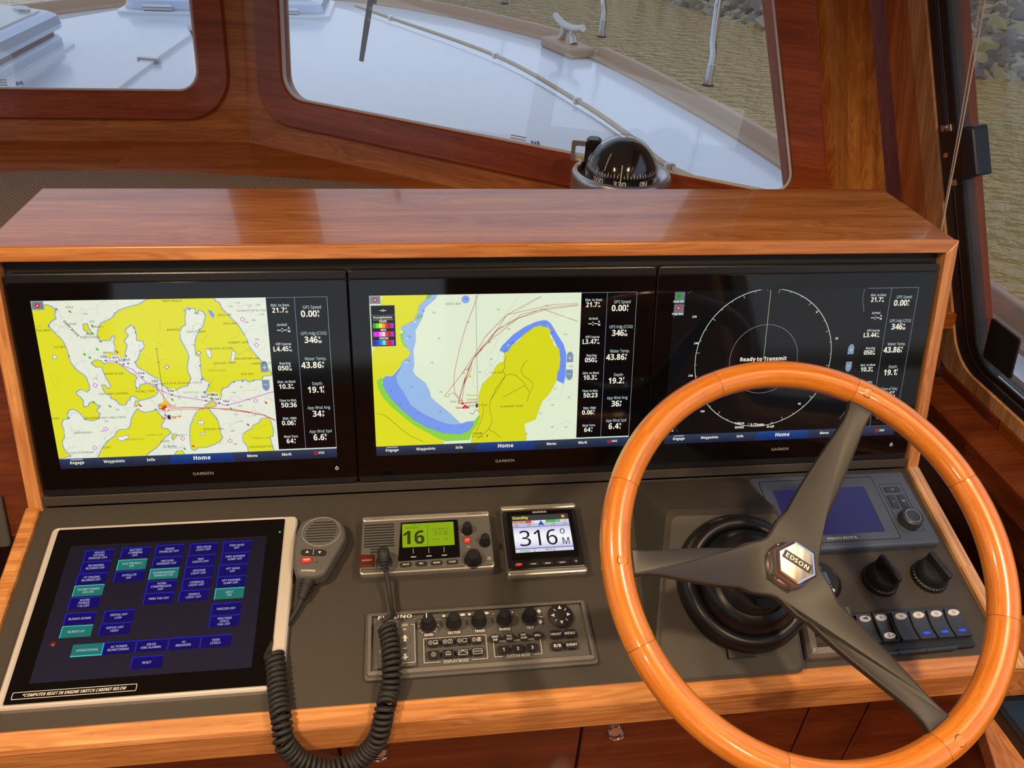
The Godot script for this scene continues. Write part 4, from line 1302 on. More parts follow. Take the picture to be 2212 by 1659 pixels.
func radar() -> Image:
	var im := Image.create(1500, 940, false, Image.FORMAT_RGB8)
	im.fill(S(14, 14, 17))
	hoop(im, 385, 280, 283, S(216, 240, 216), 3.0, K, 300)
	hoop(im, 385, 280, 141, S(150, 160, 166), 1.8, K, 200)
	for i in 36:
		var w := TAU * i / 36 + 0.12
		var r := 14.0 if i % 3 == 0 else 6.0
		line(im, [385 + 283 * sin(w), 280 - 283 * cos(w), 385 + (283 - r) * sin(w), 280 - (283 - r) * cos(w)], S(216, 230, 216), 1.6, K)
	line(im, [383, 2, 385, 280], S(240, 240, 190), 2.4, K)
	line(im, [333, 272, 372, 288], S(220, 40, 50), 3.0, K)
	line(im, [770, 3, 768, 40, 782, 96], S(130, 150, 160), 1.6, K)
	line(im, [745, 545, 780, 490], S(130, 150, 160), 1.6, K)
	line(im, [50, 12, 70, -6], S(170, 170, 170), 1.4, K); line(im, [30, 545, 55, 575], S(170, 170, 170), 1.4, K); line(im, [-2, 104, 8, 96], S(170, 170, 170), 1.4, K)
	rect(im, -6, 4, 46, 44, S(104, 116, 126), K); rect(im, -6, 51, 46, 44, S(104, 116, 126), K)
	dot(im, 16, 20, 10, S(40, 170, 40), K); hoop(im, 16, 20, 5, S(10, 60, 10), 1.4, K, 30); line(im, [6, 20, 26, 20], S(10, 60, 10), 1.4, K); line(im, [16, 10, 16, 30], S(10, 60, 10), 1.4, K)
	dot(im, 18, 66, 9, S(220, 40, 50), K); fill(im, [18, 62, 22, 69, 14, 69], Color.WHITE, K)
	fill(im, [445, 558, 453, 545, 452, 558, 448, 553], S(200, 196, 120), K)
	zoom_buttons(im, 751, 251, 318)
	bar(im)
	return im

func display(k: int, label: String) -> Node3D:
	var t := thing("chart_display", label, "screen", MX * at((k - 1) * 0.4262, 0, 0), "three glass-fronted displays set side by side in the console")
	var b := MB.new(); b.slab(rr(0, -0.004, 0.4246, 0.3095, 0.008), -0.014, 0.0, 0.0012)
	obj("bezel", b, M.bezel, t)
	b = MB.new(); b.slab(rr(0, 0.1445, 0.4236, 0.0115, 0.004), 0.0, 0.0016, 0.0012)
	obj("top_strip", b, M.bezel, t)
	b = MB.new(); b.slab(rr(0, -0.0052, 0.4236, 0.2866, 0.003), 0.0, 0.0012, 0.0006)
	obj("glass", b, M.glass, t)
	b = MB.new()
	txt(b, "GARMIN", 0, px(0, 671).y, 0.0042, 0.0016, 0, 0, 1.35)
	obj("lettering", b, M.inkdim, t)
	b = MB.new()
	var c := px(996, 673)
	for i in 20:
		var w0 := 2.0 + 5.3 * i / 20.0
		var w1 := 2.0 + 5.3 * (i + 1) / 20.0
		var a0 := Vector3(c.x + 0.0024 * cos(w0), c.y + 0.0024 * sin(w0), 0.0015); var a1 := Vector3(c.x + 0.0024 * cos(w1), c.y + 0.0024 * sin(w1), 0.0015)
		var o := Vector3(c.x, c.y, 0.0015)
		b.quad(o + (a0 - o) * 0.66, a0, a1, o + (a1 - o) * 0.66)
	b.box(Vector3(c.x, c.y + 0.0022, 0.0015), Vector3(0.0008, 0.0028, 0.0002), 0)
	if k != 1: obj("power_symbol", b, glow(S(240, 240, 236), 0.9), t)
	return t

func screen(t: Node3D, im: Image, e: float) -> void:
	var b := MB.new()
	b.quv(Vector3(-0.1855, -0.1172, 0.0016), Vector3(0.1855, -0.1172, 0.0016), Vector3(0.1855, 0.1159, 0.0016), Vector3(-0.1855, 0.1159, 0.0016))
	obj("screen", b, picture(im, e), t)

func displays() -> void:
	var white := glow(S(250, 246, 226), 0.95)
	var soft := glow(S(206, 226, 230), 0.8)
	var up := at(0, 0, 0.0019)
	var t := display(0, "left of three chart displays, showing yellow islands and channels on its map")
	screen(t, chart_one(), 0.92)
	var w := MB.new(); var c := MB.new(); var d := MB.new(); var bl := MB.new(); var fd := MB.new()
	bar_text(w)
	data(w, c, [["21.7", "n", "m"], ["--:--", "A", "M"], ["L4.45", "n", "m"], ["050", "o", "M"], ["10.3", "n", "m"], ["50:36", "", ""], ["0.06", "k", "t"], ["64", "o", "s"]], [["0.00", "k", "t"], ["346", "o", "M"], ["43.86", "o", "F"], ["19.1", "f", "t"], ["34", "o", "P"], ["6.6", "k", "t"]])
	for q in L_NAME:
		if q[0] in ["ORCAS ISLAND", "CYPRESS ISLAND", "RUMMEL LAKE", "FISHERMAN BAY", "SEE NOTE (SJ)"]: stext(fd, q[0], q[1], q[2], 7, 0, 0)
		else: stext(d, q[0], q[1], q[2], 7.4 if q[0] != "0.8nm" else 11, 0, 0, 1.15)
	stext(d, "FERRY ROUTE", 118, 100, 8, 0, 1, 1.0, -0.95)
	for q in L_WP: stext(d, q[0], q[1], q[2], 9.5, 0, 1, 1.1)
	for q in L_DEPTH: stext(bl, q[0], q[1], q[2], 6.6, 0, 0, 1.1)
	obj("lettering", w, white, t, up); obj("data_captions", c, soft, t, up)
	obj("map_lettering", d, mat(S(40, 42, 34), 0.1), t, up)
	obj("map_lettering", fd, glow(S(170, 166, 60), 0.7), t, up)
	obj("depth_figures", bl, glow(S(70, 80, 160), 0.5), t, up)
	d = MB.new()
	stext(d, "OPEN TILLS", 402, 396, 8); stext(d, "7:30", 384, 413, 9); stext(d, "3383", 389, 443, 8); stext(d, "318", 420, 443, 8)
	obj("track_lettering", d, glow(S(230, 36, 30), 0.8), t, up)

	t = display(1, "middle of three chart displays, showing a bay with a yellow headland")
	screen(t, chart_two(), 0.92)
	w = MB.new(); c = MB.new(); d = MB.new(); bl = MB.new()
	bar_text(w)
	data(w, c, [["21.7", "n", "m"], ["--:--", "A", "M"], ["L3.47", "n", "m"], ["050", "o", "M"], ["10.3", "n", "m"], ["50:23", "", ""], ["0.06", "k", "t"], ["64", "o", "s"]], [["0.00", "k", "t"], ["346", "o", "M"], ["43.86", "o", "F"], ["19.2", "f", "t"], ["36", "o", "P"], ["6.4", "k", "t"]])
	stext(w, "Precipitation", 46, 81, 8); stext(w, "RAIN", 46, 96, 8); stext(w, "MIX", 47, 128, 8); stext(w, "SNOW", 47, 160, 8)
	for q in C_NAME: stext(d, q[0], q[1], q[2], 7.4 if q[0] != "300ft" else 11, 0, 0, 1.15)
	for q in C_DEPTH: stext(bl, q[0], q[1], q[2], 7, 0, 0, 1.1)
	obj("lettering", w, white, t, up); obj("data_captions", c, soft, t, up)
	obj("map_lettering", d, mat(S(60, 64, 56), 0.1), t, up)
	obj("depth_figures", bl, glow(S(60, 76, 150), 0.5), t, up)
	d = MB.new(); stext(d, "338367318", 335, 442, 8)
	obj("track_lettering", d, glow(S(224, 36, 30), 0.8), t, up)

	t = display(2, "right of three chart displays, its dark radar screen behind the steering wheel")
	screen(t, radar(), 0.9)
	w = MB.new(); c = MB.new()
	bar_text(w)
	data(w, c, [["21.7", "n", "m"], ["--:--", "A", "M"], ["L3.44", "n", "m"], ["050", "o", "M"], ["10.3", "n", "m"], ["50:36", "", ""], ["0.06", "k", "t"], ["64", "o", "s"]], [["0.00", "k", "t"], ["346", "o", "M"], ["43.86", "o", "F"], ["19.1", "f", "t"], ["1:26", "P", "M", "Time of Day"], ["WNW", "", "", "Wind"]])
	stext(w, "Ready to Transmit", 384, 279, 16)
	for q in [["270", 84, 102], ["0", 583, 93], ["240", 100, 208], ["30", 682, 202], ["210", 88, 340], ["90", 560, 474], ["180", 150, 492]]: stext(w, q[0], q[1], q[2], 8)
	stext(w, "1/4nm", 312, 549, 9.5); stext(w, "RINGS", 314, 567, 9.5); stext(w, "1/2nm", 388, 559, 14); stext(w, "H-UP", 447, 569, 10)
	stext(w, "RANGE A", 10, 570, 9); stext(w, "Xmit Off", 16, 41, 7.4); stext(w, "Stop Nav", 16, 89, 7.4)
	obj("lettering", w, white, t, up); obj("data_captions", c, soft, t, up)

# ---------------------------------------------------------------- instruments on the dash
func touch_panel() -> void:
	# centre of the display in dash coordinates
	var t := thing("touch_panel", "large touch panel of blue switch buttons in a pale metal frame", "panel", LX * at(-0.3325, -0.1595, 0))
	var b := MB.new(); b.ring(rr(0.0045, 0.0, 0.322, 0.243, 0.007), rr(0, 0.0015, 0.297, 0.233, 0.002), 0, 0.012, 0.002)
	obj("frame", b, M.tablet, t)
	b = MB.new(); b.slab(rr(0, 0.0015, 0.298, 0.234, 0.002), 0, 0.0102, 0.0004)
	obj("glass", b, M.glass, t)
	var im := Image.create(1012, 736, false, Image.FORMAT_RGB8)
	for y in 736: im.fill_rect(Rect2i(0, y, 1012, 1), S(30, 27, 40).lerp(S(44, 38, 52), y / 736.0))
	var rows := [["VOLVO|SYSTEM|ENGAGE OFF",39,16,0],["SB ENGINE|BLOWER OFF",39,33,0],["PT ENGINE|BLOWER OFF",38,50,0],["SHORE POWER|220 ON",38,67,1],["SHORE|POWER|110 OFF",37,84,0],["BLINDS DOWN",37,105,0],["BLINDS UP",37,122,1],["BATTERY|COMBINE|OFF",85,15,0],["ELECTRONICS|ON",84,33,1],["SATELLITE|OFF",84,50,0],["DEFOG OFF|LOW",83,105,0],["DEFOG OFF|HIGH",82,122,0],["CRANE|ENABLED OFF",128,14,0],["ANCHOR|ENABLED OFF",128,32,0],["GLENDENNING|ENABLED ON",127,49,1],["HORN|COMPRESSOR|OFF",127,67,0],["TRIM TAB OFF",127,84,0],["RED HELM|LIGHT OFF",172,14,0],["NAV|LIGHTS OFF",171,32,0],["ANCHOR|LIGHT OFF",171,49,0],["COMPASS|LIGHT OFF",171,66,0],["SEARCH|LIGHT OFF",170,83,0],["FWD HEAD|OFF",215,14,0],["FWD SHOWER|SUMP OFF",215,31,0],["AFT HEAD|OFF",214,49,0],["AFT SHOWER|SUMP OFF",214,66,0],["HEAT|ON",214,83,1],["FREEZER OFF",213,104,0],["MACHINE|SPACE|FAN OFF",213,121,0],["OPERATIONAL",56,147,1],["AC POWER|MONITORING",92,147,0],["BILGE|FIRE ALARMS",130,147,0],["AC|BREAKERS",168,147,0],["TANK|LEVELS",206,147,0],["RESET",129,168,0]]
	var w := MB.new()
	var k := 4.0
	for q in rows:
		var x: float = q[1] - 18.3; var y: float = q[2] - 7.8
		var on: bool = q[3] == 1
		rect(im, x, y, 36.6, 15.6, S(34, 124, 114) if on else S(16, 8, 104), k)
		var e := S(70, 220, 226) if on else S(34, 40, 236)
		if q[0] == "OPERATIONAL":
			rect(im, x, y + 14.4, 36.6, 1.6, e, k); rect(im, x + 35.2, y, 1.6, 15.6, e, k)
		else:
			rect(im, x, y, 36.6, 1.1, e, k); rect(im, x, y, 1.1, 15.6, e, k)
		var ls: PackedStringArray = q[0].split("|")
		for i in ls.size():
			txt(w, ls[i], (q[1] - 126.5) / 1000.0, (91.7 - q[2]) / 1000.0 + 0.0040 * ((ls.size() - 1) / 2.0 - i), 0.0028, 0.0, 0, 0, 1.08)
	b = MB.new(); b.quv(Vector3(-0.1265, -0.0920, 0.0106), Vector3(0.1265, -0.0920, 0.0106), Vector3(0.1265, 0.0920, 0.0106), Vector3(-0.1265, 0.0920, 0.0106))
	obj("screen", b, picture(im, 0.8, 0.1), t)
	obj("lettering", w, glow(S(220, 220, 250), 0.8), t, at(0, 0, 0.0109))
	w = MB.new(); txt(w, "*COMPUTER RESET IN ENGINE SWITCH CABINET BELOW", -0.0722, -0.1058, 0.0036, 0.0112, 0, 1, 0.86, 0.0, 0.2)
	w.ring(rr(-0.0722, -0.1058, 0.138, 0.0085, 0.0012, 3), rr(-0.0722, -0.1058, 0.1368, 0.0073, 0.001, 3), 0.0108, 0.0112)
	obj("label_strip", w, M.ink, t)
	b = MB.new(); b.lathe([Vector2(0.0012, 0.0104), Vector2(0.001, 0.0112), Vector2(0, 0.0114)], 0.1433, 0.097, 10)
	obj("status_light", b, glow(S(90, 240, 30), 1.0), t)
	b = MB.new(); b.lathe([Vector2(0.0034, 0.0106), Vector2(0.0028, 0.0112), Vector2(0, 0.0113)], -0.113, -0.0445, 16)
	obj("round_mark", b, M.darkred, t)

func key(t: Node3D, x: float, y: float, w: float, h: float, r: float, z: float, dz: float, m: Material, s := "", th := 0.0, ink: Material = null) -> void:
	var b := MB.new(); b.slab(rr(x, y, w, h, r, 4), z, z + dz, minf(0.0008, dz * 0.5))
	var o := obj("button", b, m, t)
	if s != "":
		b = MB.new(); txt(b, s, x, y, th, z + dz + 0.0002)
		obj("legend", b, ink if ink else M.ink, o)

func ribbed_knob(t: Node3D, x: float, y: float, z: float, r: float, h: float, n := 14, m: Material = null, called := "knob") -> Node3D:
	var o := obj(called, MB.new(), m if m else M.black, t, at(x, y, z))
	var b := MB.new()
	b.lathe([Vector2(r * 1.16, 0), Vector2(r * 1.16, h * 0.10), Vector2(r * 1.02, h * 0.16)], 0, 0, 32)
	var lo := PackedVector2Array(); var hi := PackedVector2Array()
	for i in n * 6:
		var a := TAU * i / (n * 6)
		var q := 1.0 - (0.07 if i % 6 < 2 else 0.0)
		lo.append(Vector2(cos(a), sin(a)) * r * q); hi.append(Vector2(cos(a), sin(a)) * r * 0.88 * q)
	b.band(lo, h * 0.1, hi, h * 0.9)
	var cap := b.inset(hi, r * 0.10)
	b.band(hi, h * 0.9, cap, h)
	b.face(cap, h)
	o.mesh = b.mesh()
	return o

func radio() -> void:
	var t := thing("marine_radio", "grey two-way radio with a green lit channel display and speaker grille", "radio", LX)
	var b := MB.new(); b.slab(rpoly([Vector2(-0.079, -0.1425), Vector2(0.101, -0.1425), Vector2(0.1005, -0.052), Vector2(-0.0765, -0.052)], [0.006, 0.006, 0.006, 0.006]), 0, 0.0165, 0.001, 0.0)
	obj("body", b, M.gunmetal, t)
	b = MB.new(); b.slab(rpoly([Vector2(-0.0785, -0.142), Vector2(0.101, -0.142), Vector2(0.1005, -0.0525), Vector2(-0.0765, -0.0525)], [0.006, 0.006, 0.006, 0.006]), 0.0165, 0.0215, 0.002)
	obj("face", b, M.grey, t)
	b = MB.new(); b.slab(rpoly([Vector2(-0.0785, -0.1422), Vector2(0.101, -0.1422), Vector2(0.101, -0.1345), Vector2(-0.038, -0.1352), Vector2(-0.054, -0.1325), Vector2(-0.0785, -0.1315)], [0.005, 0.005, 0.001, 0.002, 0.002, 0.001]), 0.0165, 0.0232, 0.002)
	obj("lower_band", b, M.silver, t)
	b = MB.new(); b.slab(rr(0.012, -0.0568, 0.177, 0.0085, 0.004), 0.0165, 0.0228, 0.002)
	obj("upper_band", b, M.silver, t)
	b = MB.new()
	for i in 11:
		b.slab(rr(-0.0533, -0.0665 - i * 0.0042, 0.041 if i < 9 else 0.024, 0.0021, 0.001, 3), 0.0212, 0.0219, 0.0003)
	obj("speaker_slots", b, M.seal, t)
	b = MB.new(); b.slab(rpoly([Vector2(-0.028, -0.1248), Vector2(0.0552, -0.1236), Vector2(0.0552, -0.0648), Vector2(-0.0238, -0.0655)], [0.002, 0.002, 0.002, 0.002]), 0.0212, 0.0236, 0.001)
	obj("screen_surround", b, M.glass, t)
	b = MB.new(); b.slab(rr(0.0135, -0.087, 0.0708, 0.0368, 0.0008, 2), 0.0236, 0.0240, 0.0002)
	obj("lit_screen", b, glow(S(150, 182, 20), 0.8), t)
	var d := MB.new()
	txt(d, "16", -0.0065, -0.0905, 0.0205, 0.0243, 0, 1, 1.0)
	txt(d, "DISTRESS", -0.0085, -0.0755, 0.0028, 0.0243, 0, 4)
	txt(d, "INT  A", -0.002, -0.0715, 0.002, 0.0243, 0, 4)
	d.box(Vector3(0.0125, -0.0885, 0.0242), Vector3(0.0004, 0.031, 0.0002), 0)
	for q in [["1ST PRIORITY", 0.030, -0.0795], ["48 23 46N", 0.031, -0.0845], ["122 50 38W", 0.030, -0.0880], ["16:25   LOC", 0.030, -0.0955]]: txt(d, q[0], q[1], q[2], 0.0026, 0.0243, 0, 4, 0.95)
	obj("screen_figures", d, mat(S(46, 58, 10), 0.3), t)
	d = MB.new()
	for x in [-0.0075, 0.0135, 0.034]:
		d.box(Vector3(x, -0.1205, 0.0238), Vector3(0.007, 0.001, 0.0003), 0); d.box(Vector3(x, -0.1118, 0.0238), Vector3(0.0004, 0.008, 0.0003), 0)
	txt(d, "SQL", 0.0618, -0.0885, 0.0016, 0.0217); txt(d, "VOL", 0.087, -0.1085, 0.0016, 0.0217); txt(d, "PWR", 0.0675, -0.1085, 0.0016, 0.0217); txt(d, "MR", 0.0622, -0.142 + 0.0035, 0.0016, 0.0234)
	txt(d, "PUSH", 0.0945, -0.1265, 0.0013, 0.0217); txt(d, "ENTER", 0.0945, -0.1288, 0.0013, 0.0217)
	obj("lettering", d, M.ink, t)
	d = MB.new(); txt(d, "VHF 200", -0.0545, -0.0568, 0.0031, 0.0230, 0, 0, 1.1, 0, 0.25); obj("model_lettering", d, M.grey, t)
	d = MB.new(); txt(d, "GARMIN", 0.079, -0.0566, 0.0028, 0.0230, 0, 1, 1.25); obj("brand_lettering", d, M.grey, t)
	for q in [["HI/LO", -0.0178], ["DSC", 0.0028], ["MENU", 0.0233], ["CLEAR", 0.0442]]: key(t, q[1], -0.1306, 0.0158, 0.0068, 0.0032, 0.0212, 0.002, M.blackmat, q[0], 0.0022)
	key(t, -0.0692, -0.1215, 0.0195, 0.0175, 0.0015, 0.0212, 0.0025, M.darkred, "DISTRESS", 0.0022, M.inkdim)
	b = MB.new(); b.lathe([Vector2(0.0048, 0.0212), Vector2(0.0048, 0.0232), Vector2(0.004, 0.0240), Vector2(0, 0.0242)], 0.0664, -0.0985, 20)
	var o := obj("channel_button", b, M.red, t)
	b = MB.new(); txt(b, "16/9", 0.0664, -0.0985, 0.0021, 0.0245); obj("legend", b, M.ink, o)
	for q in [[0.0672, -0.0835, 0.0066, 0.017], [0.0902, -0.1035, 0.0066, 0.017], [0.0722, -0.1302, 0.0106, 0.018]]: ribbed_knob(t, q[0], q[1], 0.0214, q[2], q[3], 12)

func autopilot() -> void:
	var t := thing("autopilot_display", "small square instrument reading 316 degrees on a white screen", "instrument", LX)
	var b := MB.new(); b.slab(rr(0.1725, -0.1005, 0.1095, 0.1075, 0.007), 0, 0.016, 0.002)
	obj("body", b, M.gunmetal, t)
	b = MB.new(); b.slab(rr(0.1725, -0.1005, 0.107, 0.094, 0.003), 0.015, 0.020, 0.002)
	obj("face", b, M.bezel, t)
	for y in [-0.0485, -0.1515]:
		b = MB.new(); b.slab(rr(0.1722, y, 0.109, 0.0078, 0.0036), 0.012, 0.0205, 0.002)
		obj("silver_band", b, M.silver, t)
	b = MB.new(); b.slab(rr(0.1722, -0.094, 0.094, 0.076, 0.002), 0.0195, 0.0212, 0.0006)
	obj("glass", b, M.glass, t)
	var im := Image.create(560, 410, false, Image.FORMAT_RGB8)
	for y in 410:
		var w := absf(y - 250) / 160.0
		im.fill_rect(Rect2i(0, y, 560, 1), S(250, 250, 255).lerp(S(150, 150, 220), clampf(w * w, 0, 1)))
	rect(im, 0, 0, 560, 62, S(64, 62, 66), 1)
	for x in 560: im.fill_rect(Rect2i(x, 62, 1, 54), S(226, 150, 140) if x < 130 else S(230, 90, 70) if x < 190 else S(236, 236, 240) if x < 330 else S(80, 190, 70) if x < 430 else S(120, 200, 130) if x < 470 else S(210, 214, 222))
	rect(im, 0, 92, 560, 40, S(196, 196, 224), 1); rect(im, 0, 130, 560, 5, S(60, 60, 100), 1)
	for x in [30, 90, 150, 210, 340, 400, 460, 520]: rect(im, x, 64, 3, 26, S(60, 60, 70), 1)
	fill(im, [282, 62, 300, 96, 312, 128, 282, 112, 252, 128, 264, 96], S(40, 90, 190), 1)
	rect(im, 0, 366, 560, 8, S(90, 90, 150), 1); rect(im, 0, 374, 560, 36, S(220, 220, 236), 1)
	for x in [180, 370]: rect(im, x, 372, 4, 38, S(40, 40, 60), 1)
	dot(im, 508, 30, 18, S(250, 140, 40), 1); dot(im, 502, 25, 6, S(255, 220, 160), 1)
	b = MB.new(); b.quv(Vector3(0.1315, -0.1222, 0.0216), Vector3(0.2125, -0.1222, 0.0216), Vector3(0.2125, -0.0632, 0.0216), Vector3(0.1315, -0.0632, 0.0216))
	obj("screen", b, picture(im, 0.95), t)
	b = MB.new()
	txt(b, "316", 0.1655, -0.1003, 0.0245, 0.0219, 0, 0, 1.04)
	txt(b, "o", 0.2005, -0.0905, 0.0110, 0.0219, 0, 0); txt(b, "M", 0.2035, -0.1075, 0.0105, 0.0219, 0, 0)
	for q in [["285", 0.137], ["300", 0.1545], ["315", 0.172], ["330", 0.189], ["345", 0.206]]: txt(b, q[0], q[1], -0.0795, 0.0028, 0.0219, 0, 0)
	txt(b, "Menu", 0.178, -0.1194, 0.003, 0.0219, 0, 0)
	obj("screen_figures", b, mat(S(24, 24, 40), 0.2), t)
	b = MB.new(); txt(b, "Standby", 0.1325, -0.0672, 0.0042, 0.0219, -1, 1)
	obj("mode_lettering", b, glow(S(246, 240, 70), 0.9), t)
	b = MB.new(); txt(b, "Engage", 0.1445, -0.1194, 0.003, 0.0219)
	obj("mode_lettering", b, glow(S(70, 210, 40), 0.8), t)
	b = MB.new(); txt(b, "GARMIN", 0.1722, -0.0585, 0.0028, 0.0214, 0, 1, 1.3)
	obj("brand_lettering", b, M.ink, t)
	key(t, 0.1338, -0.1397, 0.0105, 0.0046, 0.0022, 0.0195, 0.0022, M.red, "STBY", 0.0018)
	for x in [0.1535, 0.1733, 0.1931]: key(t, x, -0.1397, 0.0165, 0.0052, 0.0024, 0.0195, 0.0022, M.blackmat, "—", 0.006)
	key(t, 0.2125, -0.1393, 0.0092, 0.0075, 0.0036, 0.0195, 0.0022, M.blackmat, "o", 0.0028)

func sonar_panel() -> void:
	var t := thing("sonar_control", "long grey control panel with five knobs and mode buttons below the radio", "control panel", LX)
	var b := MB.new(); b.slab(rpoly([Vector2(-0.071, -0.2775), Vector2(0.222, -0.2775), Vector2(0.2185, -0.189), Vector2(-0.070, -0.189)], [0.005, 0.005, 0.005, 0.005]), 0, 0.008, 0.002)
	obj("base", b, M.grey, t)
	b = MB.new(); b.slab(rpoly([Vector2(-0.069, -0.2745), Vector2(0.2195, -0.2745), Vector2(0.2165, -0.191), Vector2(-0.0685, -0.191)], [0.006, 0.006, 0.005, 0.005]), 0.006, 0.0135, 0.006)
	obj("face", b, M.furuno, t)
	var ink := MB.new()
	txt(ink, "FURUNO", -0.0330, -0.1998, 0.0044, 0.0138, 0, 1, 1.75, 0, 0.1)
	b = MB.new(); b.slab(rr(-0.0325, -0.2362, 0.0505, 0.0585, 0.003), 0.0134, 0.0139, 0.0002)
	obj("power_panel", b, M.grey, t)
	txt(ink, "XDR", -0.0208, -0.2118, 0.0032, 0.0142, 0, 0)
	txt(ink, "POWER", -0.045, -0.2448, 0.0034, 0.0142, 0, 0)
	for q in [[-0.0312, -0.2118, 0.0045, 0.0005], [-0.0104, -0.2118, 0.0045, 0.0005], [-0.0335, -0.2365, 0.0005, 0.049], [-0.0085, -0.2365, 0.0005, 0.049], [-0.021, -0.261, 0.025, 0.0005]]: ink.box(Vector3(q[0], q[1], 0.0140), Vector3(q[2], q[3], 0.0003), 0)
	for q in [[-0.2175], [-0.2425]]: ink.box(Vector3(-0.021, q[0], 0.0140), Vector3(0.0045, 0.001, 0.0003), 0)
	for q in [[-0.2300, 1.0], [-0.2540, -1.0]]:
		key(t, -0.0208, q[0], 0.0135, 0.0122, 0.0015, 0.0137, 0.0018, M.grey)
		var y: float = q[0]; var s: float = q[1]
		ink.face(pts2([-0.0224, y - 0.004 * s, -0.0192, y - 0.004 * s, -0.0192, y, -0.0172, y, -0.0208, y + 0.0045 * s, -0.0244, y, -0.0224, y]) , 0.0158)
	var names := [["GAIN", 0.0091, -0.2268], ["SECTOR", 0.0415, -0.2262], ["TRAIN", 0.074, -0.2264], ["RANGE", 0.1065, -0.2262], ["TILT", 0.1393, -0.2265]]
	for q in names:
		txt(ink, q[0], q[1], q[2], 0.0034, 0.0138, 0, 1, 0.92)
		var o := ribbed_knob(t, q[1], -0.2136, 0.0134, 0.0088, 0.019, 14)
		if q[0] == "GAIN":
			b = MB.new(); b.box(Vector3(-0.002, 0.004, 0.0192), Vector3(0.0012, 0.006, 0.0005), 0); o.add_child(mesh_part("pointer", b, M.ink))
	for q in [[-0.008, "0"], [0.008, "10"]]: txt(ink, q[1], 0.0091 + q[0], -0.2232, 0.0018, 0.0138)
	for i in 9:
		var a := -0.6 + (PI + 1.2) * i / 8.0
		ink.box(Vector3(0.0091 + 0.0128 * cos(a), -0.2136 + 0.0128 * sin(a), 0.0137), Vector3(0.0012, 0.0012, 0.0003), 0)
	for q in [[0.0295, 0], [0.0535, 1], [0.0625, 0], [0.0845, 1]]: ink.face(circ(q[0], -0.203, 0.0035 if q[1] else 0.002, 0.0017, 12), 0.0139)
	for q in [["-", 0.0935], ["+", 0.1185]]: txt(ink, q[1 - 1], q[1], -0.2040, 0.0042, 0.0138)
	for q in [[-0.2055, 1.0], [-0.2195, -1.0]]: ink.face(pts2([0.1520, q[0] - 0.0025 * q[1], 0.1546, q[0] - 0.0025 * q[1], 0.1546, q[0], 0.1562, q[0], 0.1533, q[0] + 0.0035 * q[1], 0.1504, q[0], 0.1520, q[0]]), 0.0139)
	ink.face(pts2([0.150, -0.2120, 0.1575, -0.2140, 0.1575, -0.2125]), 0.0139)
	# round arrow pad
	b = MB.new(); b.lathe([Vector2(0.0162, 0.0134), Vector2(0.0162, 0.0146), Vector2(0.0150, 0.0158), Vector2(0.0, 0.0162)], 0.1808, -0.2132, 36)
	var pad := obj("arrow_pad", b, M.blackmat, t)
	b = MB.new()
	for i in 8:
		var a := PI / 4 * i
		var d := Vector2(cos(a), sin(a)); var nn := Vector2(-d.y, d.x)
		var c := Vector2(0.1808, -0.2132) + d * 0.0100
		if i % 2 == 0: b.face(PackedVector2Array([c - d * 0.0018 - nn * 0.0024, c + d * 0.003, c - d * 0.0018 + nn * 0.0024]), 0.0164)
		else: b.face(PackedVector2Array([c - d * 0.002 - nn * 0.0004, c + d * 0.002 - nn * 0.0004, c + d * 0.002 + nn * 0.0004, c - d * 0.002 + nn * 0.0004]), 0.0164)
	obj("legend", b, M.ink, pad)
	# mode buttons
	for i in 4:
		for j in 2:
			var x := 0.0143 + i * 0.0183; var y := -0.2380 - j * 0.0156
			key(t, x, y, 0.0150, 0.0098, 0.0012, 0.0134, 0.0020, M.blackmat)
			var sym := MB.new()
			if j == 0:
				sym.ring(circ(x - 0.0034, y, 0.0025, 0.0025, 16), circ(x - 0.0034, y, 0.0020, 0.0020, 16), 0.0154, 0.0157); sym.face(circ(x - 0.0034, y, 0.0006, 0.0006, 8), 0.0157)
				sym.ring(rr(x + 0.003, y, 0.0054, 0.005, 0.0005, 2), rr(x + 0.003, y, 0.0046, 0.0042, 0.0004, 2), 0.0154, 0.0157)
				if i == 0: sym.box(Vector3(x + 0.003, y - 0.0012, 0.0156), Vector3(0.0046, 0.0006, 0.0003), 0)
				elif i == 1: txt(sym, "?", x + 0.003, y, 0.0028, 0.0157)
				elif i == 3:
					for k in 3: sym.face(pts2([x + 0.001 + k * 0.0013, y - 0.002, x + 0.0016 + k * 0.0013, y - 0.002, x + 0.0028 + k * 0.0008, y + 0.002, x + 0.0022 + k * 0.0008, y + 0.002]), 0.0157)
			elif i == 0:
				sym.ring(circ(x, y, 0.0026, 0.0026, 16), circ(x, y, 0.0021, 0.0021, 16), 0.0154, 0.0157); sym.face(circ(x, y, 0.0006, 0.0006, 8), 0.0157)
			elif i == 1:
				sym.ring(rpoly([Vector2(x - 0.003, y - 0.0022), Vector2(x + 0.003, y - 0.0022), Vector2(x + 0.003, y + 0.0026), Vector2(x - 0.003, y + 0.0026)], [0.0002, 0.0002, 0.0026, 0.0026], 4), rpoly([Vector2(x - 0.0025, y - 0.0017), Vector2(x + 0.0025, y - 0.0017), Vector2(x + 0.0025, y + 0.0021), Vector2(x - 0.0025, y + 0.0021)], [0.0002, 0.0002, 0.0021, 0.0021], 4), 0.0154, 0.0157); sym.face(circ(x, y, 0.0006, 0.0006, 8), 0.0157)
			else:
				sym.ring(rr(x, y, 0.0118, 0.0064, 0.0006, 2), rr(x, y, 0.011, 0.0056, 0.0005, 2), 0.0154, 0.0157)
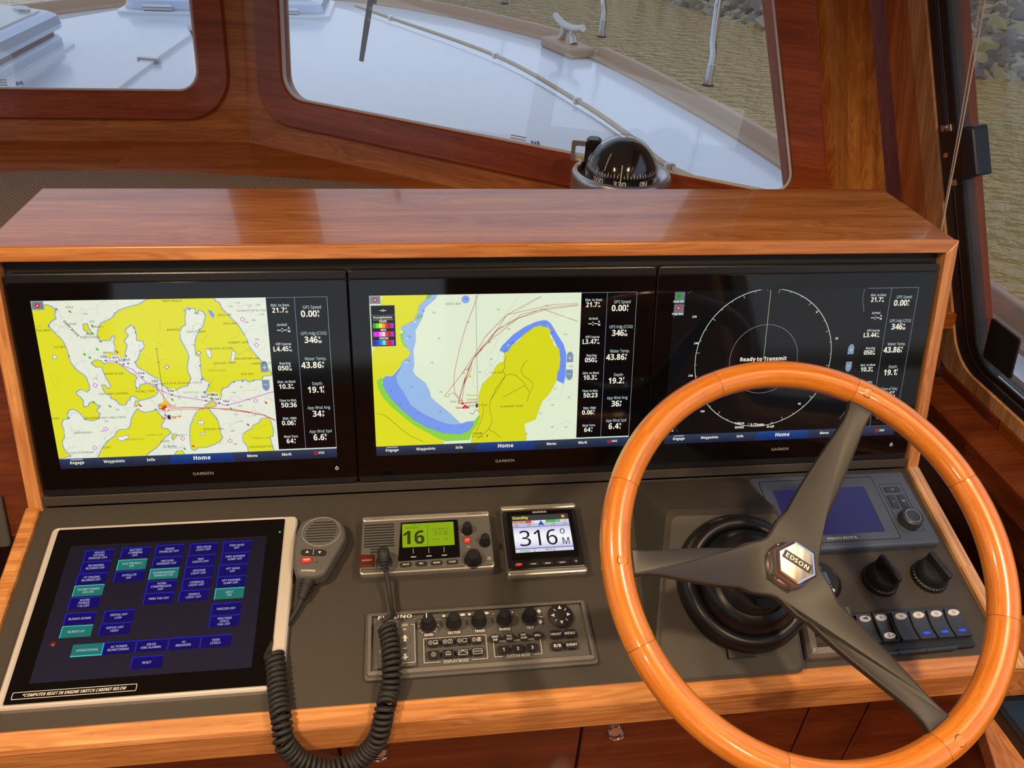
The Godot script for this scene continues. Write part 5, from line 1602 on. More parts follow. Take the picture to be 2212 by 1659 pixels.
				for k in 8:
					var u0 := x - 0.0055 + k * 0.001375; var u1 := u0 + 0.001375
					var a0 := y + (0.0022 - absf(u0 - x) * 0.62 if i == 2 else 0.0006 * sin((u0 - x) * 2600.0))
					var a1 := y + (0.0022 - absf(u1 - x) * 0.62 if i == 2 else 0.0006 * sin((u1 - x) * 2600.0))
					sym.quad(Vector3(u0, a0 - 0.0003, 0.0157), Vector3(u1, a1 - 0.0003, 0.0157), Vector3(u1, a1 + 0.0003, 0.0157), Vector3(u0, a0 + 0.0003, 0.0157))
			obj("legend", sym, M.ink, t)
	for q in [[0.0024, -0.2475, 0.0005, 0.031], [0.0814, -0.2475, 0.0005, 0.031], [0.0419, -0.2320, 0.079, 0.0005], [0.0125, -0.2630, 0.0205, 0.0005], [0.0715, -0.2630, 0.0200, 0.0005], [0.0902, -0.2520, 0.0005, 0.0200], [0.1502, -0.2520, 0.0005, 0.0200], [0.1202, -0.2420, 0.060, 0.0005], [0.0952, -0.2620, 0.0100, 0.0005], [0.1452, -0.2620, 0.0100, 0.0005]]: ink.box(Vector3(q[0], q[1], 0.0137), Vector3(q[2], q[3], 0.0004), 0)
	txt(ink, "DISPLAY MODE", 0.042, -0.2632, 0.0040, 0.0138, 0, 0, 0.86); txt(ink, "CUSTOM MODE", 0.1202, -0.2622, 0.0038, 0.0138, 0, 0, 0.84)
	for q in [["MAIN|SUB", 0.0926], ["FULL|HALF", 0.1110], ["FAST|SCAN", 0.1293], ["BRILL", 0.1474]]:
		b = MB.new(); b.slab(circ(q[1], -0.2382, 0.0077, 0.0052, 24), 0.0134, 0.0152, 0.0006)
		var o := obj("oval_button", b, M.blackmat, t)
		b = MB.new()
		var ls: PackedStringArray = q[0].split("|")
		for i in ls.size(): txt(b, ls[i], q[1], -0.2382 + (0.0020 if i == 0 else -0.0020) * (1 if ls.size() > 1 else 0), 0.0026, 0.0155, 0, 1, 0.85)
		obj("legend", b, M.ink, o)
	for q in [["1", 0.1020], ["2", 0.1203], ["3", 0.1386]]: key(t, q[1], -0.2536, 0.0148, 0.0098, 0.0012, 0.0134, 0.0020, M.blackmat, q[0], 0.0042)
	for q in [["TARGET", 0.1708, -0.2384, 0.0030], ["MENU", 0.1891, -0.2384, 0.0034], ["R/B", 0.1708, -0.2538, 0.0042], ["EVENT", 0.1893, -0.2538, 0.0034]]: key(t, q[1], q[2], 0.0152, 0.0102, 0.0018, 0.0134, 0.0020, M.blackmat, q[0], q[3])
	obj("lettering", ink, M.ink, t)

func mesh_part(called: String, b: MB, m: Material) -> MeshInstance3D:
	var o := MeshInstance3D.new()
	o.name = called; o.mesh = b.mesh(); o.material_override = m
	return o

func engine_display() -> void:
	var t := thing("engine_display", "blue-grey engine monitor with a dark violet screen and a rotary dial", "screen", LX)
	var b := MB.new(); b.slab(rpoly([Vector2(0.503, -0.142), Vector2(0.756, -0.142), Vector2(0.752, -0.012), Vector2(0.503, -0.012)], [0.006, 0.006, 0.006, 0.006]), 0, 0.016, 0.005)
	obj("body", b, M.volvo, t)
	b = MB.new(); b.ring(rr(0.6055, -0.0765, 0.181, 0.108, 0.003), rr(0.6045, -0.0785, 0.146, 0.080, 0.002), 0.0155, 0.0168, 0.0006)
	obj("screen_surround", b, M.volvo, t)
	b = MB.new(); b.ring(rr(0.6055, -0.0765, 0.183, 0.110, 0.003), rr(0.6055, -0.0765, 0.181, 0.108, 0.003), 0.0155, 0.0163, 0.0)
	obj("groove", b, M.seal, t)
	b = MB.new(); b.slab(rr(0.6045, -0.0785, 0.146, 0.080, 0.001, 2), 0.0140, 0.0160, 0.0)
	obj("screen", b, glow(S(58, 50, 112), 0.55), t)
	b = MB.new(); txt(b, "VOLVO PENTA", 0.607, -0.1255, 0.0036, 0.0171, 0, 3, 1.3)
	obj("lettering", b, M.ink, t)
	b = MB.new(); b.ring(rr(0.721, -0.0785, 0.036, 0.084, 0.002), rr(0.721, -0.0785, 0.0352, 0.0832, 0.002), 0.0155, 0.0164)
	obj("groove", b, M.seal, t)
	key(t, 0.7205, -0.0475, 0.024, 0.0095, 0.0015, 0.0158, 0.002, M.switchblue, "o", 0.0038, M.inkdim)
	key(t, 0.7125, -0.0690, 0.0115, 0.0225, 0.0015, 0.0158, 0.002, M.switchblue, "<", 0.004, M.inkdim)
	key(t, 0.7285, -0.0690, 0.0115, 0.0225, 0.0015, 0.0158, 0.002, M.switchblue, "OK", 0.003, M.inkdim)
	b = MB.new(); b.lathe([Vector2(0.0165, 0.0155), Vector2(0.0165, 0.024), Vector2(0.0155, 0.030), Vector2(0.013, 0.0315), Vector2(0.0122, 0.0312), Vector2(0.0, 0.0312)], 0.7215, -0.1035, 36)
	var o := obj("dial", b, M.switchblue, t)
	b = MB.new(); b.ring(circ(0.7215, -0.1035, 0.0112, 0.0112, 36), circ(0.7215, -0.1035, 0.0106, 0.0106, 36), 0.0312, 0.0315)
	obj("dial_ring", b, M.inkdim, o)

func knobs_and_switches() -> void:
	var lab := ["black ridged rotary control knob next to the round counter gauge", "black ridged rotary control knob close to the console's pale side trim"]
	var xs := [0.6445, 0.7195]
	for i in 2:
		var t := thing("rotary_control", lab[i], "knob", LX * Transform3D(Basis(Vector3.BACK, 0.25), Vector3(xs[i], -0.187, 0)), "rotary knobs below the engine monitor")
		var b := MB.new()
		var lo := PackedVector2Array(); var hi := PackedVector2Array()
		for k in 120:
			var a := TAU * k / 120
			lo.append(Vector2(cos(a), sin(a)) * (0.0255 if k % 4 < 2 else 0.0243)); hi.append(Vector2(cos(a), sin(a)) * (0.0250 if k % 4 < 2 else 0.0240))
		b.band(lo, 0.0, hi, 0.007)
		b.band(hi, 0.007, b.inset(hi, 0.003), 0.0085)
		b.face(b.inset(hi, 0.003), 0.0085)
		obj("toothed_skirt", b, M.black, t)
		b = MB.new(); b.lathe([Vector2(0.0222, 0.0085), Vector2(0.0215, 0.020), Vector2(0.018, 0.0245), Vector2(0, 0.026)], 0, 0, 40)
		obj("cap", b, M.black, t)
		b = MB.new(); b.slab(rr(0.001, 0, 0.0085, 0.042, 0.003), 0.015, 0.039, 0.002)
		var o := obj("grip", b, M.black, t)
		b = MB.new(); b.box(Vector3(0.001, 0.004, 0.0392), Vector3(0.0035, 0.026, 0.0010), 0.0004)
		obj("inlay", b, M.blackmat, o)
	# round counter gauge
	var t := thing("counter_gauge", "round black chain counter gauge half hidden behind a wheel spoke", "gauge", LX * at(0.553, -0.184, 0))
	var b := MB.new(); b.lathe([Vector2(0.0315, 0), Vector2(0.0315, 0.006), Vector2(0.028, 0.010), Vector2(0.0265, 0.0085), Vector2(0, 0.0085)], 0, 0, 40)
	obj("body", b, M.black, t)
	b = MB.new(); b.slab(rr(0.001, 0.002, 0.026, 0.0185, 0.001, 2), 0.0085, 0.0092, 0.0002)
	obj("lcd_window", b, glow(S(96, 110, 132), 0.6), t)
	b = MB.new(); txt(b, "COUNTER", 0.0, 0.0185, 0.0028, 0.0090, 0, 1)
	for i in 5: b.box(Vector3(-0.008 + i * 0.005, -0.0105, 0.0088), Vector3(0.003, 0.0010, 0.0003), 0)
	obj("lettering", b, M.ink, t)
	b = MB.new(); b.slab(circ(0.0105, -0.0172, 0.0052, 0.0030, 20), 0.0085, 0.0105, 0.0006)
	obj("button", b, M.oval, t)
	# grey control box behind the spoke
	t = thing("thruster_control", "small grey control box with a sloping front between helm pod and switches", "control box", LX)
	b = MB.new(); b.slab(rpoly([Vector2(0.494, -0.294), Vector2(0.566, -0.294), Vector2(0.576, -0.228), Vector2(0.506, -0.228)], [0.004, 0.004, 0.004, 0.004]), 0, 0.022, 0.010)
	obj("body", b, M.gunmetal, t)
	b = MB.new(); b.slab(rpoly([Vector2(0.508, -0.264), Vector2(0.562, -0.264), Vector2(0.566, -0.236), Vector2(0.514, -0.236)], [0.002, 0.002, 0.002, 0.002]), 0.021, 0.0232, 0.0006)
	obj("top_plate", b, M.switchblue, t)
	# rocker switches
	t = thing("switch_panel", "black panel of six rocker switches with small blue lamps", "switch panel", LX)
	b = MB.new(); b.slab(rpoly([Vector2(0.571, -0.295), Vector2(0.733, -0.2925), Vector2(0.7335, -0.236), Vector2(0.571, -0.234)], [0.002, 0.002, 0.003, 0.002]), 0, 0.007, 0.001)
	obj("base", b, M.black, t)
	b = MB.new(); b.tube(PackedVector3Array([Vector3(0.58, -0.2945, 0.0085), Vector3(0.703, -0.2925, 0.0085)]), 0.003, 10)
	for x in [0.62, 0.66]: b.box(Vector3(x, -0.2935, 0.0085), Vector3(0.0012, 0.0075, 0.0072), 0.0003)
	obj("hinge_bar", b, M.switchblue, t)
	b = MB.new(); b.slab(pts2([0.5755, -0.2402, 0.731, -0.2402, 0.731, -0.2362, 0.5755, -0.2362]), 0.007, 0.0095, 0.001)
	obj("top_bar", b, M.switchblue, t)
	var icons := [["horn", 0.5915, 0], ["anchor", 0.6145, 2], ["", 0.6435, 0], ["wiper", 0.669, 1], ["wiper", 0.695, 1], ["wiper", 0.7205, 1]]
	for q in icons:
		var x: float = q[1]
		var w := 0.0225
		var o: Node3D
		b = MB.new()
		if q[2] == 2:
			b.ring(rr(x, -0.2598, 0.0248, 0.0425, 0.003), rr(x, -0.2598, 0.0205, 0.038, 0.002), 0.007, 0.0165, 0.001)
			obj("switch_guard", b, M.black, t)
			b = MB.new()
		var rows := []
		for i in 7:
			var y := -0.2408 - 0.0390 * i / 6.0
			var z := 0.0135 - 0.004 * sin(PI * i / 6.0) + 0.001 * (1 - i / 6.0)
			rows.append([y, z])
		for i in 6:
			var a: Array = rows[i]; var c: Array = rows[i + 1]
			b.quad(Vector3(x - w / 2, c[0], c[1]), Vector3(x + w / 2, c[0], c[1]), Vector3(x + w / 2, a[0], a[1]), Vector3(x - w / 2, a[0], a[1]))
			b.quad(Vector3(x + w / 2, c[0], 0.007), Vector3(x + w / 2, a[0], 0.007), Vector3(x + w / 2, a[0], a[1]), Vector3(x + w / 2, c[0], c[1]))
			b.quad(Vector3(x - w / 2, a[0], 0.007), Vector3(x - w / 2, c[0], 0.007), Vector3(x - w / 2, c[0], c[1]), Vector3(x - w / 2, a[0], a[1]))
		b.quad(Vector3(x - w / 2, -0.2798, 0.007), Vector3(x + w / 2, -0.2798, 0.007), Vector3(x + w / 2, -0.2798, 0.0135), Vector3(x - w / 2, -0.2798, 0.0135))
		o = obj("rocker_switch", b, M.switchblue, t)
		b = MB.new(); b.slab(circ(x, -0.2468, 0.0082, 0.0044, 24), 0.0115, 0.0142, 0.0003)
		if q[2] == 2: b.slab(circ(x + 0.001, -0.2722, 0.0082, 0.0044, 24), 0.0105, 0.0142, 0.0003)
		obj("symbol_disc", b, M.oval, o)
		b = MB.new()
		if q[0] == "horn": b.face(pts2([x - 0.003, -0.2478, x + 0.001, -0.2478, x + 0.004, -0.2496, x + 0.004, -0.2440, x + 0.001, -0.2458, x - 0.003, -0.2458]), 0.0145)
		elif q[0] == "anchor":
			for y in [-0.2468, -0.2722]:
				b.box(Vector3(x, y, 0.0144), Vector3(0.0006, 0.005, 0.0003), 0); b.box(Vector3(x, y + 0.0014, 0.0144), Vector3(0.003, 0.0005, 0.0003), 0)
				for k in 6:
					var a0 := PI + PI * k / 6; var a1 := PI + PI * (k + 1) / 6
					b.quad(Vector3(x + 0.0024 * cos(a0), y + 0.0024 * sin(a0), 0.0145), Vector3(x + 0.0024 * cos(a1), y + 0.0024 * sin(a1), 0.0145), Vector3(x + 0.0019 * cos(a1), y + 0.0019 * sin(a1), 0.0145), Vector3(x + 0.0019 * cos(a0), y + 0.0019 * sin(a0), 0.0145))
				b.face(pts2([x + 0.0045, y - 0.001, x + 0.0070, y - 0.001, x + 0.0057, y + 0.0014]), 0.0145)
		else:
			b.ring(rpoly([Vector2(x - 0.001, -0.249), Vector2(x + 0.001, -0.249), Vector2(x + 0.003, -0.2452), Vector2(x - 0.003, -0.2452)], [0.0002, 0.0002, 0.001, 0.001], 3), rpoly([Vector2(x - 0.0006, -0.2485), Vector2(x + 0.0006, -0.2485), Vector2(x + 0.0024, -0.2457), Vector2(x - 0.0024, -0.2457)], [0.0002, 0.0002, 0.0008, 0.0008], 3), 0.0142, 0.0145)
		obj("symbol", b, M.grey, o)
		if q[2] == 1:
			b = MB.new(); b.slab(circ(x + 0.001, -0.2717, 0.0054, 0.0017, 20), 0.0100, 0.0128, 0.0003)
			obj("blue_lamp", b, glow(S(50, 86, 250), 0.9), o)

# ---------------------------------------------------------------- steering
func helm_pod() -> void:
	var t := thing("helm_pod", "dark boxy pod on the dash carrying the steering wheel's black dished bearing", "helm pod")
	# front face in wheel coordinates, foot on the dash
	var f := [Vector3(-0.079, 0.105, -0.21), Vector3(-0.135, -0.112, -0.21), Vector3(0.067, -0.112, -0.21), Vector3(0.080, 0.1005, -0.21)]
	var g := [Vector3(0.322, 0.004, -0.004), Vector3(0.272, -0.285, -0.004), Vector3(0.4885, -0.289, -0.004), Vector3(0.505, 0.004, -0.004)]
	var a := []; var c := []
	for i in 4:
		a.append(WX * f[i]); c.append(LX * g[i])
	var cl: Vector3 = LX * Vector3(0.300, -0.036, -0.004)
	# side walls and front, edges softened
	var b := MB.new()
	var k := 0.07
	var ring0 := PackedVector3Array(); var ring1 := PackedVector3Array(); var ring2 := PackedVector3Array()
	var m: Vector3 = (a[0] + a[1] + a[2] + a[3]) / 4
	var base := [c[0], c[1], c[2], c[3]]
	for i in 4:
		var p: Vector3 = a[i]; var q: Vector3 = a[(i + 1) % 4]; var o: Vector3 = a[(i + 3) % 4]
		var bp: Vector3 = base[i]; var bq: Vector3 = base[(i + 1) % 4]; var bo: Vector3 = base[(i + 3) % 4]
		for s in [0.06, 0.02, -0.02, -0.06]:
			var e: float = absf(s)
			var w: Vector3 = p.lerp(o, e) if s > 0 else p.lerp(q, e)
			if absf(s) < 0.03: w = w.lerp(m, 0.012)
			var bw: Vector3 = bp.lerp(bo, e) if s > 0 else bp.lerp(bq, e)
			ring0.append(bw); ring1.append(w.lerp(bw, 0.07)); ring2.append(w.lerp(m, 0.05))
	for i in 16:
		var j := (i + 1) % 16
		b.quad(ring0[i], ring0[j], ring1[j], ring1[i])
		b.quad(ring1[i], ring1[j], ring2[j], ring2[i])
	b.fan(m, ring2)
	obj("pod_body", b, M.dash, t)
	b = MB.new(); b.lathe([Vector2(0.090, -0.211), Vector2(0.0905, -0.205), Vector2(0.088, -0.196), Vector2(0.083, -0.189), Vector2(0.076, -0.186), Vector2(0.070, -0.188), Vector2(0.067, -0.193)], 0.006, 0.006, 64)
	obj("dished_ring", b, M.bezel, t, WX)
	b = MB.new(); b.lathe([Vector2(0.0685, -0.193), Vector2(0.0675, -0.184), Vector2(0.062, -0.174), Vector2(0.054, -0.167), Vector2(0.046, -0.165), Vector2(0.042, -0.168)], 0.006, 0.004, 64)
	obj("bearing_cone", b, M.bezel, t, WX)
	b = MB.new(); b.lathe([Vector2(0.043, -0.168), Vector2(0.040, -0.150), Vector2(0.036, -0.146), Vector2(0.02, -0.146), Vector2(0.019, -0.07)], 0.0, 0.0, 48)
	for i in 6:
		var w := TAU * i / 6 + 0.3
		b.xf = Transform3D(Basis(Vector3.BACK, w), Vector3.ZERO)
		b.box(Vector3(0.029, 0, -0.143), Vector3(0.010, 0.007, 0.006), 0.001)
		b.xf = Transform3D()
	obj("shaft_boss", b, M.blackmat, t, WX)
	b = MB.new(); b.slab(rr(-0.015, -0.0785, 0.036, 0.019, 0.002), -0.211, -0.206, 0.001)
	obj("cover_plate", b, M.black, t, WX)

func wheel() -> void:
	var t := thing("steering_wheel", "three-spoked steering wheel with a varnished wooden rim and chrome centre nut", "steering wheel", WX)
	var R := 0.2146; var r := 0.0163
	var joints := [-158.5, -111.0, -65.9, -21.7, 20.3, 63.0, 109.0, 155.3]
	for i in 8:
		var a0 := deg_to_rad(joints[i]); var a1 := deg_to_rad(joints[(i + 1) % 8] + (360.0 if i == 7 else 0.0))
		var rows := []
		var n := 26
		var gap := 0.0011
		for k in n + 1:
			var a := lerpf(a0 + gap, a1 - gap, k / float(n))
			var ring := PackedVector3Array()
			var q := r if k > 0 and k < n else r * 0.985
			for j in 28:
				var w := TAU * j / 28
				ring.append(Vector3((R + q * cos(w)) * cos(a), (R + q * cos(w)) * sin(a), q * sin(w)))
			rows.append(ring)
		var b := MB.new()
		b.grid(rows, false, true, 0.34, 0.75, 0.13 * i)
		obj("rim_segment", b, M.rim, t)
		b = MB.new()
		var p := PackedVector3Array()
		for j in 3: p.append(Vector3(R * cos(a0 + (j - 1) * 0.004), R * sin(a0 + (j - 1) * 0.004), 0))
		b.tube(p, r * 0.985, 28)
		obj("joint", b, M.groove, t)
	for q in [[178.7, 0.2116], [-61.6, 0.2157], [59.5, 0.2100]]:
		var a := deg_to_rad(q[0])
		var x: float = (q[1] - R) / r
		var nrm := Vector3(cos(a) * x, sin(a) * x, sqrt(1 - x * x))
		var tt := Vector3(-sin(a), cos(a), 0)
		var pl := Transform3D(Basis(tt.cross(nrm).normalized(), tt, nrm).orthonormalized(), Vector3(R * cos(a), R * sin(a), 0) + nrm * (r - 0.0005))
		var b := MB.new(); b.lathe([Vector2(0.0056, -0.001), Vector2(0.0053, 0.0003), Vector2(0, 0.0006)], 0, 0, 24)
		obj("wood_plug", b, M.plug, t, pl)
		b = MB.new(); b.lathe([Vector2(0.0060, -0.0015), Vector2(0.0060, -0.0001), Vector2(0.0054, 0.0001)], 0, 0, 24)
		obj("plug_joint", b, M.groove, t, pl)
	# spokes: one outline, cut into three arms that meet at the hub
	var rad := [0.062, 0.072, 0.082, 0.095, 0.110, 0.125, 0.140, 0.152, 0.163, 0.172, 0.180, 0.188, 0.1995]
	var wid := [0.0450, 0.0440, 0.0432, 0.0418, 0.0396, 0.0368, 0.0335, 0.0305, 0.0280, 0.0264, 0.0258, 0.0264, 0.0305]
	var o := PackedVector2Array()
	var cut := []
	for s in 3:
		var th := deg_to_rad(178.6 - 120.0 * (2 - s))
		var d := Vector2(cos(th), sin(th)); var nn := Vector2(-d.y, d.x)
		for i in rad.size(): o.append(d * rad[i] - nn * wid[i] * 0.5)
		for i in range(rad.size() - 1, -1, -1): o.append(d * rad[i] + nn * wid[i] * 0.5)
		var th2 := th + deg_to_rad(60)
		for k in [-0.5, -0.34, -0.17, 0.0, 0.17, 0.34, 0.5]:
			var q_: float = 0.0395 + 0.062 * k * k
			if k == 0.0: cut.append(o.size())
			o.append(Vector2(cos(th2 + k), sin(th2 + k)) * q_)
	var b := MB.new()
	var n_ := o.size()
	var o1 := b.inset(o, 0.0008); var o2 := b.inset(o, 0.0028)
	for s in 3:
		b = MB.new()
		var i0: int = cut[(s + 2) % 3]; var cnt: int = (cut[s] - i0 + n_) % n_
		var top := PackedVector2Array([Vector2.ZERO])
		for j in cnt + 1:
			var i := (i0 + j) % n_
			top.append(o2[i])
			if j == cnt: break
			var i2 := (i + 1) % n_
			var za := dish(o[i].length()); var zb := dish(o[i2].length())
			b.quad(up3(o[i], za - 0.005), up3(o[i2], zb - 0.005), up3(o[i2], zb + 0.0025), up3(o[i], za + 0.0025))
			b.quad(up3(o[i], za + 0.0025), up3(o[i2], zb + 0.0025), up3(o1[i2], zb + 0.0043), up3(o1[i], za + 0.0043))
			b.quad(up3(o1[i], za + 0.0043), up3(o1[i2], zb + 0.0043), up3(o2[i2], zb + 0.0050), up3(o2[i], za + 0.0050))
		for side in 2:
			var ix := Geometry2D.triangulate_polygon(top)
			for i in range(0, ix.size(), 3):
				var w := []
				for j in 3:
					var q: Vector2 = top[ix[i + j]]
					var e := (dish(q.length() + 0.002) - dish(q.length() - 0.002)) / 0.004
					var dn := q.normalized()
					w.append([up3(q, dish(q.length()) + (0.005 if side == 0 else -0.005)), Vector3(-dn.x * e, -dn.y * e, 1.0).normalized() * (1.0 if side == 0 else -1.0)])
				var ccw: bool = (w[1][0] - w[0][0]).cross(w[2][0] - w[0][0]).z > 0
				var f := 1 if ccw == (side == 0) else 2
				b.p3(w[0][0], w[0][1], Vector2.ZERO); b.p3(w[3 - f][0], w[3 - f][1], Vector2.ZERO); b.p3(w[f][0], w[f][1], Vector2.ZERO)
		obj("spoke", b, M.spoke, t)
	b = MB.new(); b.lathe([Vector2(0.034, -0.085), Vector2(0.034, dish(0.05) - 0.004)], 0, 0, 32)
	obj("hub", b, M.spoke, t)
	# nut
	var z0 := dish(0.05) + 0.005
	b = MB.new(); b.lathe([Vector2(0.0265, z0 - 0.001), Vector2(0.0275, z0 + 0.002), Vector2(0.0262, z0 + 0.006), Vector2(0.0235, z0 + 0.008)], 0, 0, 40)
	var hx := PackedVector2Array()
	for i in 6: hx.append(Vector2(cos(TAU * i / 6 - 0.68), sin(TAU * i / 6 - 0.68)) * 0.0268)
	b.slab(hx, z0 + 0.004, z0 + 0.0235, 0.0045, 0.0, 3)
	var nut := obj("centre_nut", b, M.chrome, t)
	b = MB.new(); b.xf = Transform3D(Basis(Vector3.BACK, -0.66), Vector3(0.001, 0.001, z0 + 0.0235))
	b.slab(rr(0, 0, 0.0345, 0.0098, 0.0008, 2), -0.0005, 0.0004, 0.0002)
	obj("name_plate", b, M.black, nut)
	b = MB.new(); txt(b, "EDSON", 0.001, 0.001, 0.0052, z0 + 0.0241, 0, 1, 1.25, -0.66)
	obj("lettering", b, M.silver, nut)

func up3(q: Vector2, z: float) -> Vector3: return Vector3(q.x, q.y, z)

func dish(x: float) -> float:
	var q := clampf((x - 0.05) / 0.145, 0, 1)
	return lerpf(-0.0640, -0.002, q * q * (3 - 2 * q) * 0.45 + q * 0.55)

# ---------------------------------------------------------------- radio handset with its coiled cord
func handset() -> void:
	var t := thing("radio_handset", "grey handheld radio microphone on a coiled black cord looping over the dash edge", "microphone", LX)
	var out := pts2([-0.1315, -0.0497, -0.1482, -0.0528, -0.1591, -0.0608, -0.1645, -0.0796, -0.1660, -0.100, -0.1648, -0.1225, -0.1609, -0.1373, -0.1554, -0.1416, -0.1430, -0.1440, -0.1318, -0.1436, -0.1214, -0.1375, -0.1105, -0.115, -0.1014, -0.0964, -0.0979, -0.0823, -0.1026, -0.0649, -0.1144, -0.0534])
	var c2 := curve2(out, 3)
	if Geometry2D.is_polygon_clockwise(c2): c2.reverse()
	var b := MB.new()
	b.slab(c2, 0.006, 0.030, 0.007, 0.004, 4)
	obj("body", b, M.grey, t)
	b = MB.new(); b.slab(rr(-0.132, -0.09, 0.03, 0.03, 0.004), 0.0, 0.008, 0.001)
	obj("hanger_clip", b, M.black, t)
	b = MB.new(); b.ring(circ(-0.1300, -0.0785, 0.0262, 0.0228, 48), circ(-0.1300, -0.0785, 0.0248, 0.0214, 48), 0.029, 0.0325, 0.0006)
	obj("bright_ring", b, M.silver, t)
	b = MB.new(); b.slab(circ(-0.1300, -0.0785, 0.0250, 0.0216, 40), 0.0285, 0.0312, 0.001)
	var o := obj("grille", b, M.grey, t)
	b = MB.new()
	for i in 8:
		var y := -0.0785 + (3.5 - i) * 0.0042
		var h := sqrt(maxf(0.0, 1 - pow((y + 0.0785) / 0.0205, 2))) * 0.0205
		b.slab(rr(-0.1300 + (i - 3.5) * -0.0006, y, h * 2, 0.0015, 0.0006, 2), 0.0311, 0.0315, 0.0)
	obj("grille_slots", b, M.seal, o)
	b = MB.new(); b.slab(rr(0, 0, 0.033, 0.0085, 0.004, 4), 0.0285, 0.0325, 0.0012)
	var kx := obj("arrow_keys", b, M.blackmat, t, Transform3D(Basis(Vector3.BACK, -0.10), Vector3(-0.1386, -0.1096, 0)))
	b = MB.new(); b.face(pts2([-0.0104, -0.0014, -0.0058, -0.0014, -0.0081, 0.0018]), 0.0327); b.face(pts2([0.0058, 0.0012, 0.0104, 0.0012, 0.0081, -0.0020]), 0.0327); b.box(Vector3(0, 0, 0.0326), Vector3(0.0005, 0.008, 0.0003), 0)
	obj("legend", b, M.ink, kx)
	b = MB.new(); b.slab(rr(-0.1471, -0.1203, 0.0145, 0.0078, 0.003, 4), 0.0285, 0.0325, 0.0012)
	o = obj("channel_button", b, M.red, t)
	b = MB.new(); txt(b, "16/9", -0.1471, -0.1203, 0.0031, 0.0327); obj("legend", b, M.ink, o)
	b = MB.new(); b.slab(circ(-0.1335, -0.1235, 0.0014, 0.0008, 12), 0.0299, 0.0303); obj("microphone_hole", b, M.seal, t)
	b = MB.new(); txt(b, "GARMIN", -0.1440, -0.1352, 0.0027, 0.0303, 0, 1, 1.2, -0.1); obj("brand_lettering", b, M.ink, t)
	# strain relief
	b = MB.new()
	var bp := curve([Vector3(-0.1440, -0.138, 0.016), Vector3(-0.1475, -0.150, 0.015), Vector3(-0.1525, -0.166, 0.012)], 0.0015)
	b.tube(bp, 0.0100, 14, false, 0.0050)
	for i in 5:
		var p: Vector3 = bp[mini(bp.size() - 2, int(bp.size() * (0.35 + 0.12 * i)))]
		var q: Vector3 = bp[mini(bp.size() - 1, int(bp.size() * (0.35 + 0.12 * i)) + 1)]
		b.tube(PackedVector3Array([p, p + (q - p).normalized() * 0.0024]), 0.0092 - 0.0007 * i, 14)
	obj("strain_relief", b, M.rubber, t)
	# straight lead, coil, lead to the radio, in one run; world points are brought into the dash frame
	var inv := LX.affine_inverse()
	var lead := curve([Vector3(-0.1515, -0.163, 0.012), Vector3(-0.1590, -0.180, 0.008), Vector3(-0.1700, -0.1990, 0.0065), Vector3(-0.1825, -0.2180, 0.008), Vector3(-0.1880, -0.2330, 0.012), Vector3(-0.1880, -0.2450, 0.020), Vector3(-0.1800, -0.2440, 0.026)], 0.003)
	b = MB.new(); b.tube(lead, 0.0031, 10)
	obj("straight_lead", b, M.rubber, t)
	var cp := [Vector3(-0.1800, -0.2360, 0.0145), Vector3(-0.1755, -0.2593, 0.0135), Vector3(-0.1720, -0.2818, 0.0135), Vector3(-0.1680, -0.3018, 0.0145), Vector3(-0.1640, -0.3180, 0.0155)]
	for p in [Vector3(-0.1613, 0.7455, -0.5440), Vector3(-0.1561, 0.7323, -0.5400), Vector3(-0.1464, 0.7184, -0.5350), Vector3(-0.1326, 0.7090, -0.5310), Vector3(-0.1158, 0.7016, -0.5290), Vector3(-0.0988, 0.6993, -0.5310), Vector3(-0.0834, 0.6996, -0.5360), Vector3(-0.0715, 0.7070, -0.5400), Vector3(-0.0612, 0.7183, -0.5430), Vector3(-0.0525, 0.7370, -0.5455)]: cp.append(inv * p)
	for p in [Vector3(-0.0450, -0.3150, 0.0165), Vector3(-0.0410, -0.3001, 0.0150), Vector3(-0.0369, -0.2782, 0.0240), Vector3(-0.0368, -0.2595, 0.0280), Vector3(-0.0388, -0.2379, 0.0280), Vector3(-0.0430, -0.2170, 0.0275)]: cp.append(p)
	var path := curve(cp, 0.0008)
	var pts := PackedVector3Array()
	var nrm := Vector3.ZERO
	var s := 0.0
	for i in path.size():
		var q := (path[mini(i + 2, path.size() - 1)] - path[maxi(i - 2, 0)]).normalized()
		if nrm == Vector3.ZERO: nrm = q.cross(Vector3.BACK).normalized()
		nrm = (nrm - q * nrm.dot(q)).normalized()
		if i > 0: s += path[i].distance_to(path[i - 1])
		var w := TAU * s / 0.0066
		pts.append(path[i] + (nrm * cos(w) + q.cross(nrm) * sin(w)) * 0.0098)
	b = MB.new()
	var dense := PackedVector3Array()
	for i in pts.size() - 1:
		dense.append(pts[i])
	b.tube(dense, 0.0030, 7)
	obj("coiled_cord", b, M.rubber, t)
	var l2 := curve([Vector3(-0.0480, -0.2160, 0.037), Vector3(-0.0400, -0.2120, 0.040), Vector3(-0.0345, -0.2060, 0.032), Vector3(-0.0368, -0.1887, 0.020), Vector3(-0.0399, -0.1649, 0.020), Vector3(-0.0439, -0.1428, 0.029), Vector3(-0.0462, -0.1320, 0.032)], 0.003)
	b = MB.new(); b.tube(l2, 0.0031, 10)
	obj("straight_lead", b, M.rubber, t)
	b = MB.new(); b.lathe([Vector2(0.0112, 0.0212), Vector2(0.0112, 0.0240), Vector2(0.0095, 0.0250), Vector2(0.0, 0.0250)], -0.0465, -0.1255, 28)
	obj("socket_collar", b, M.black, t)
	b = MB.new()
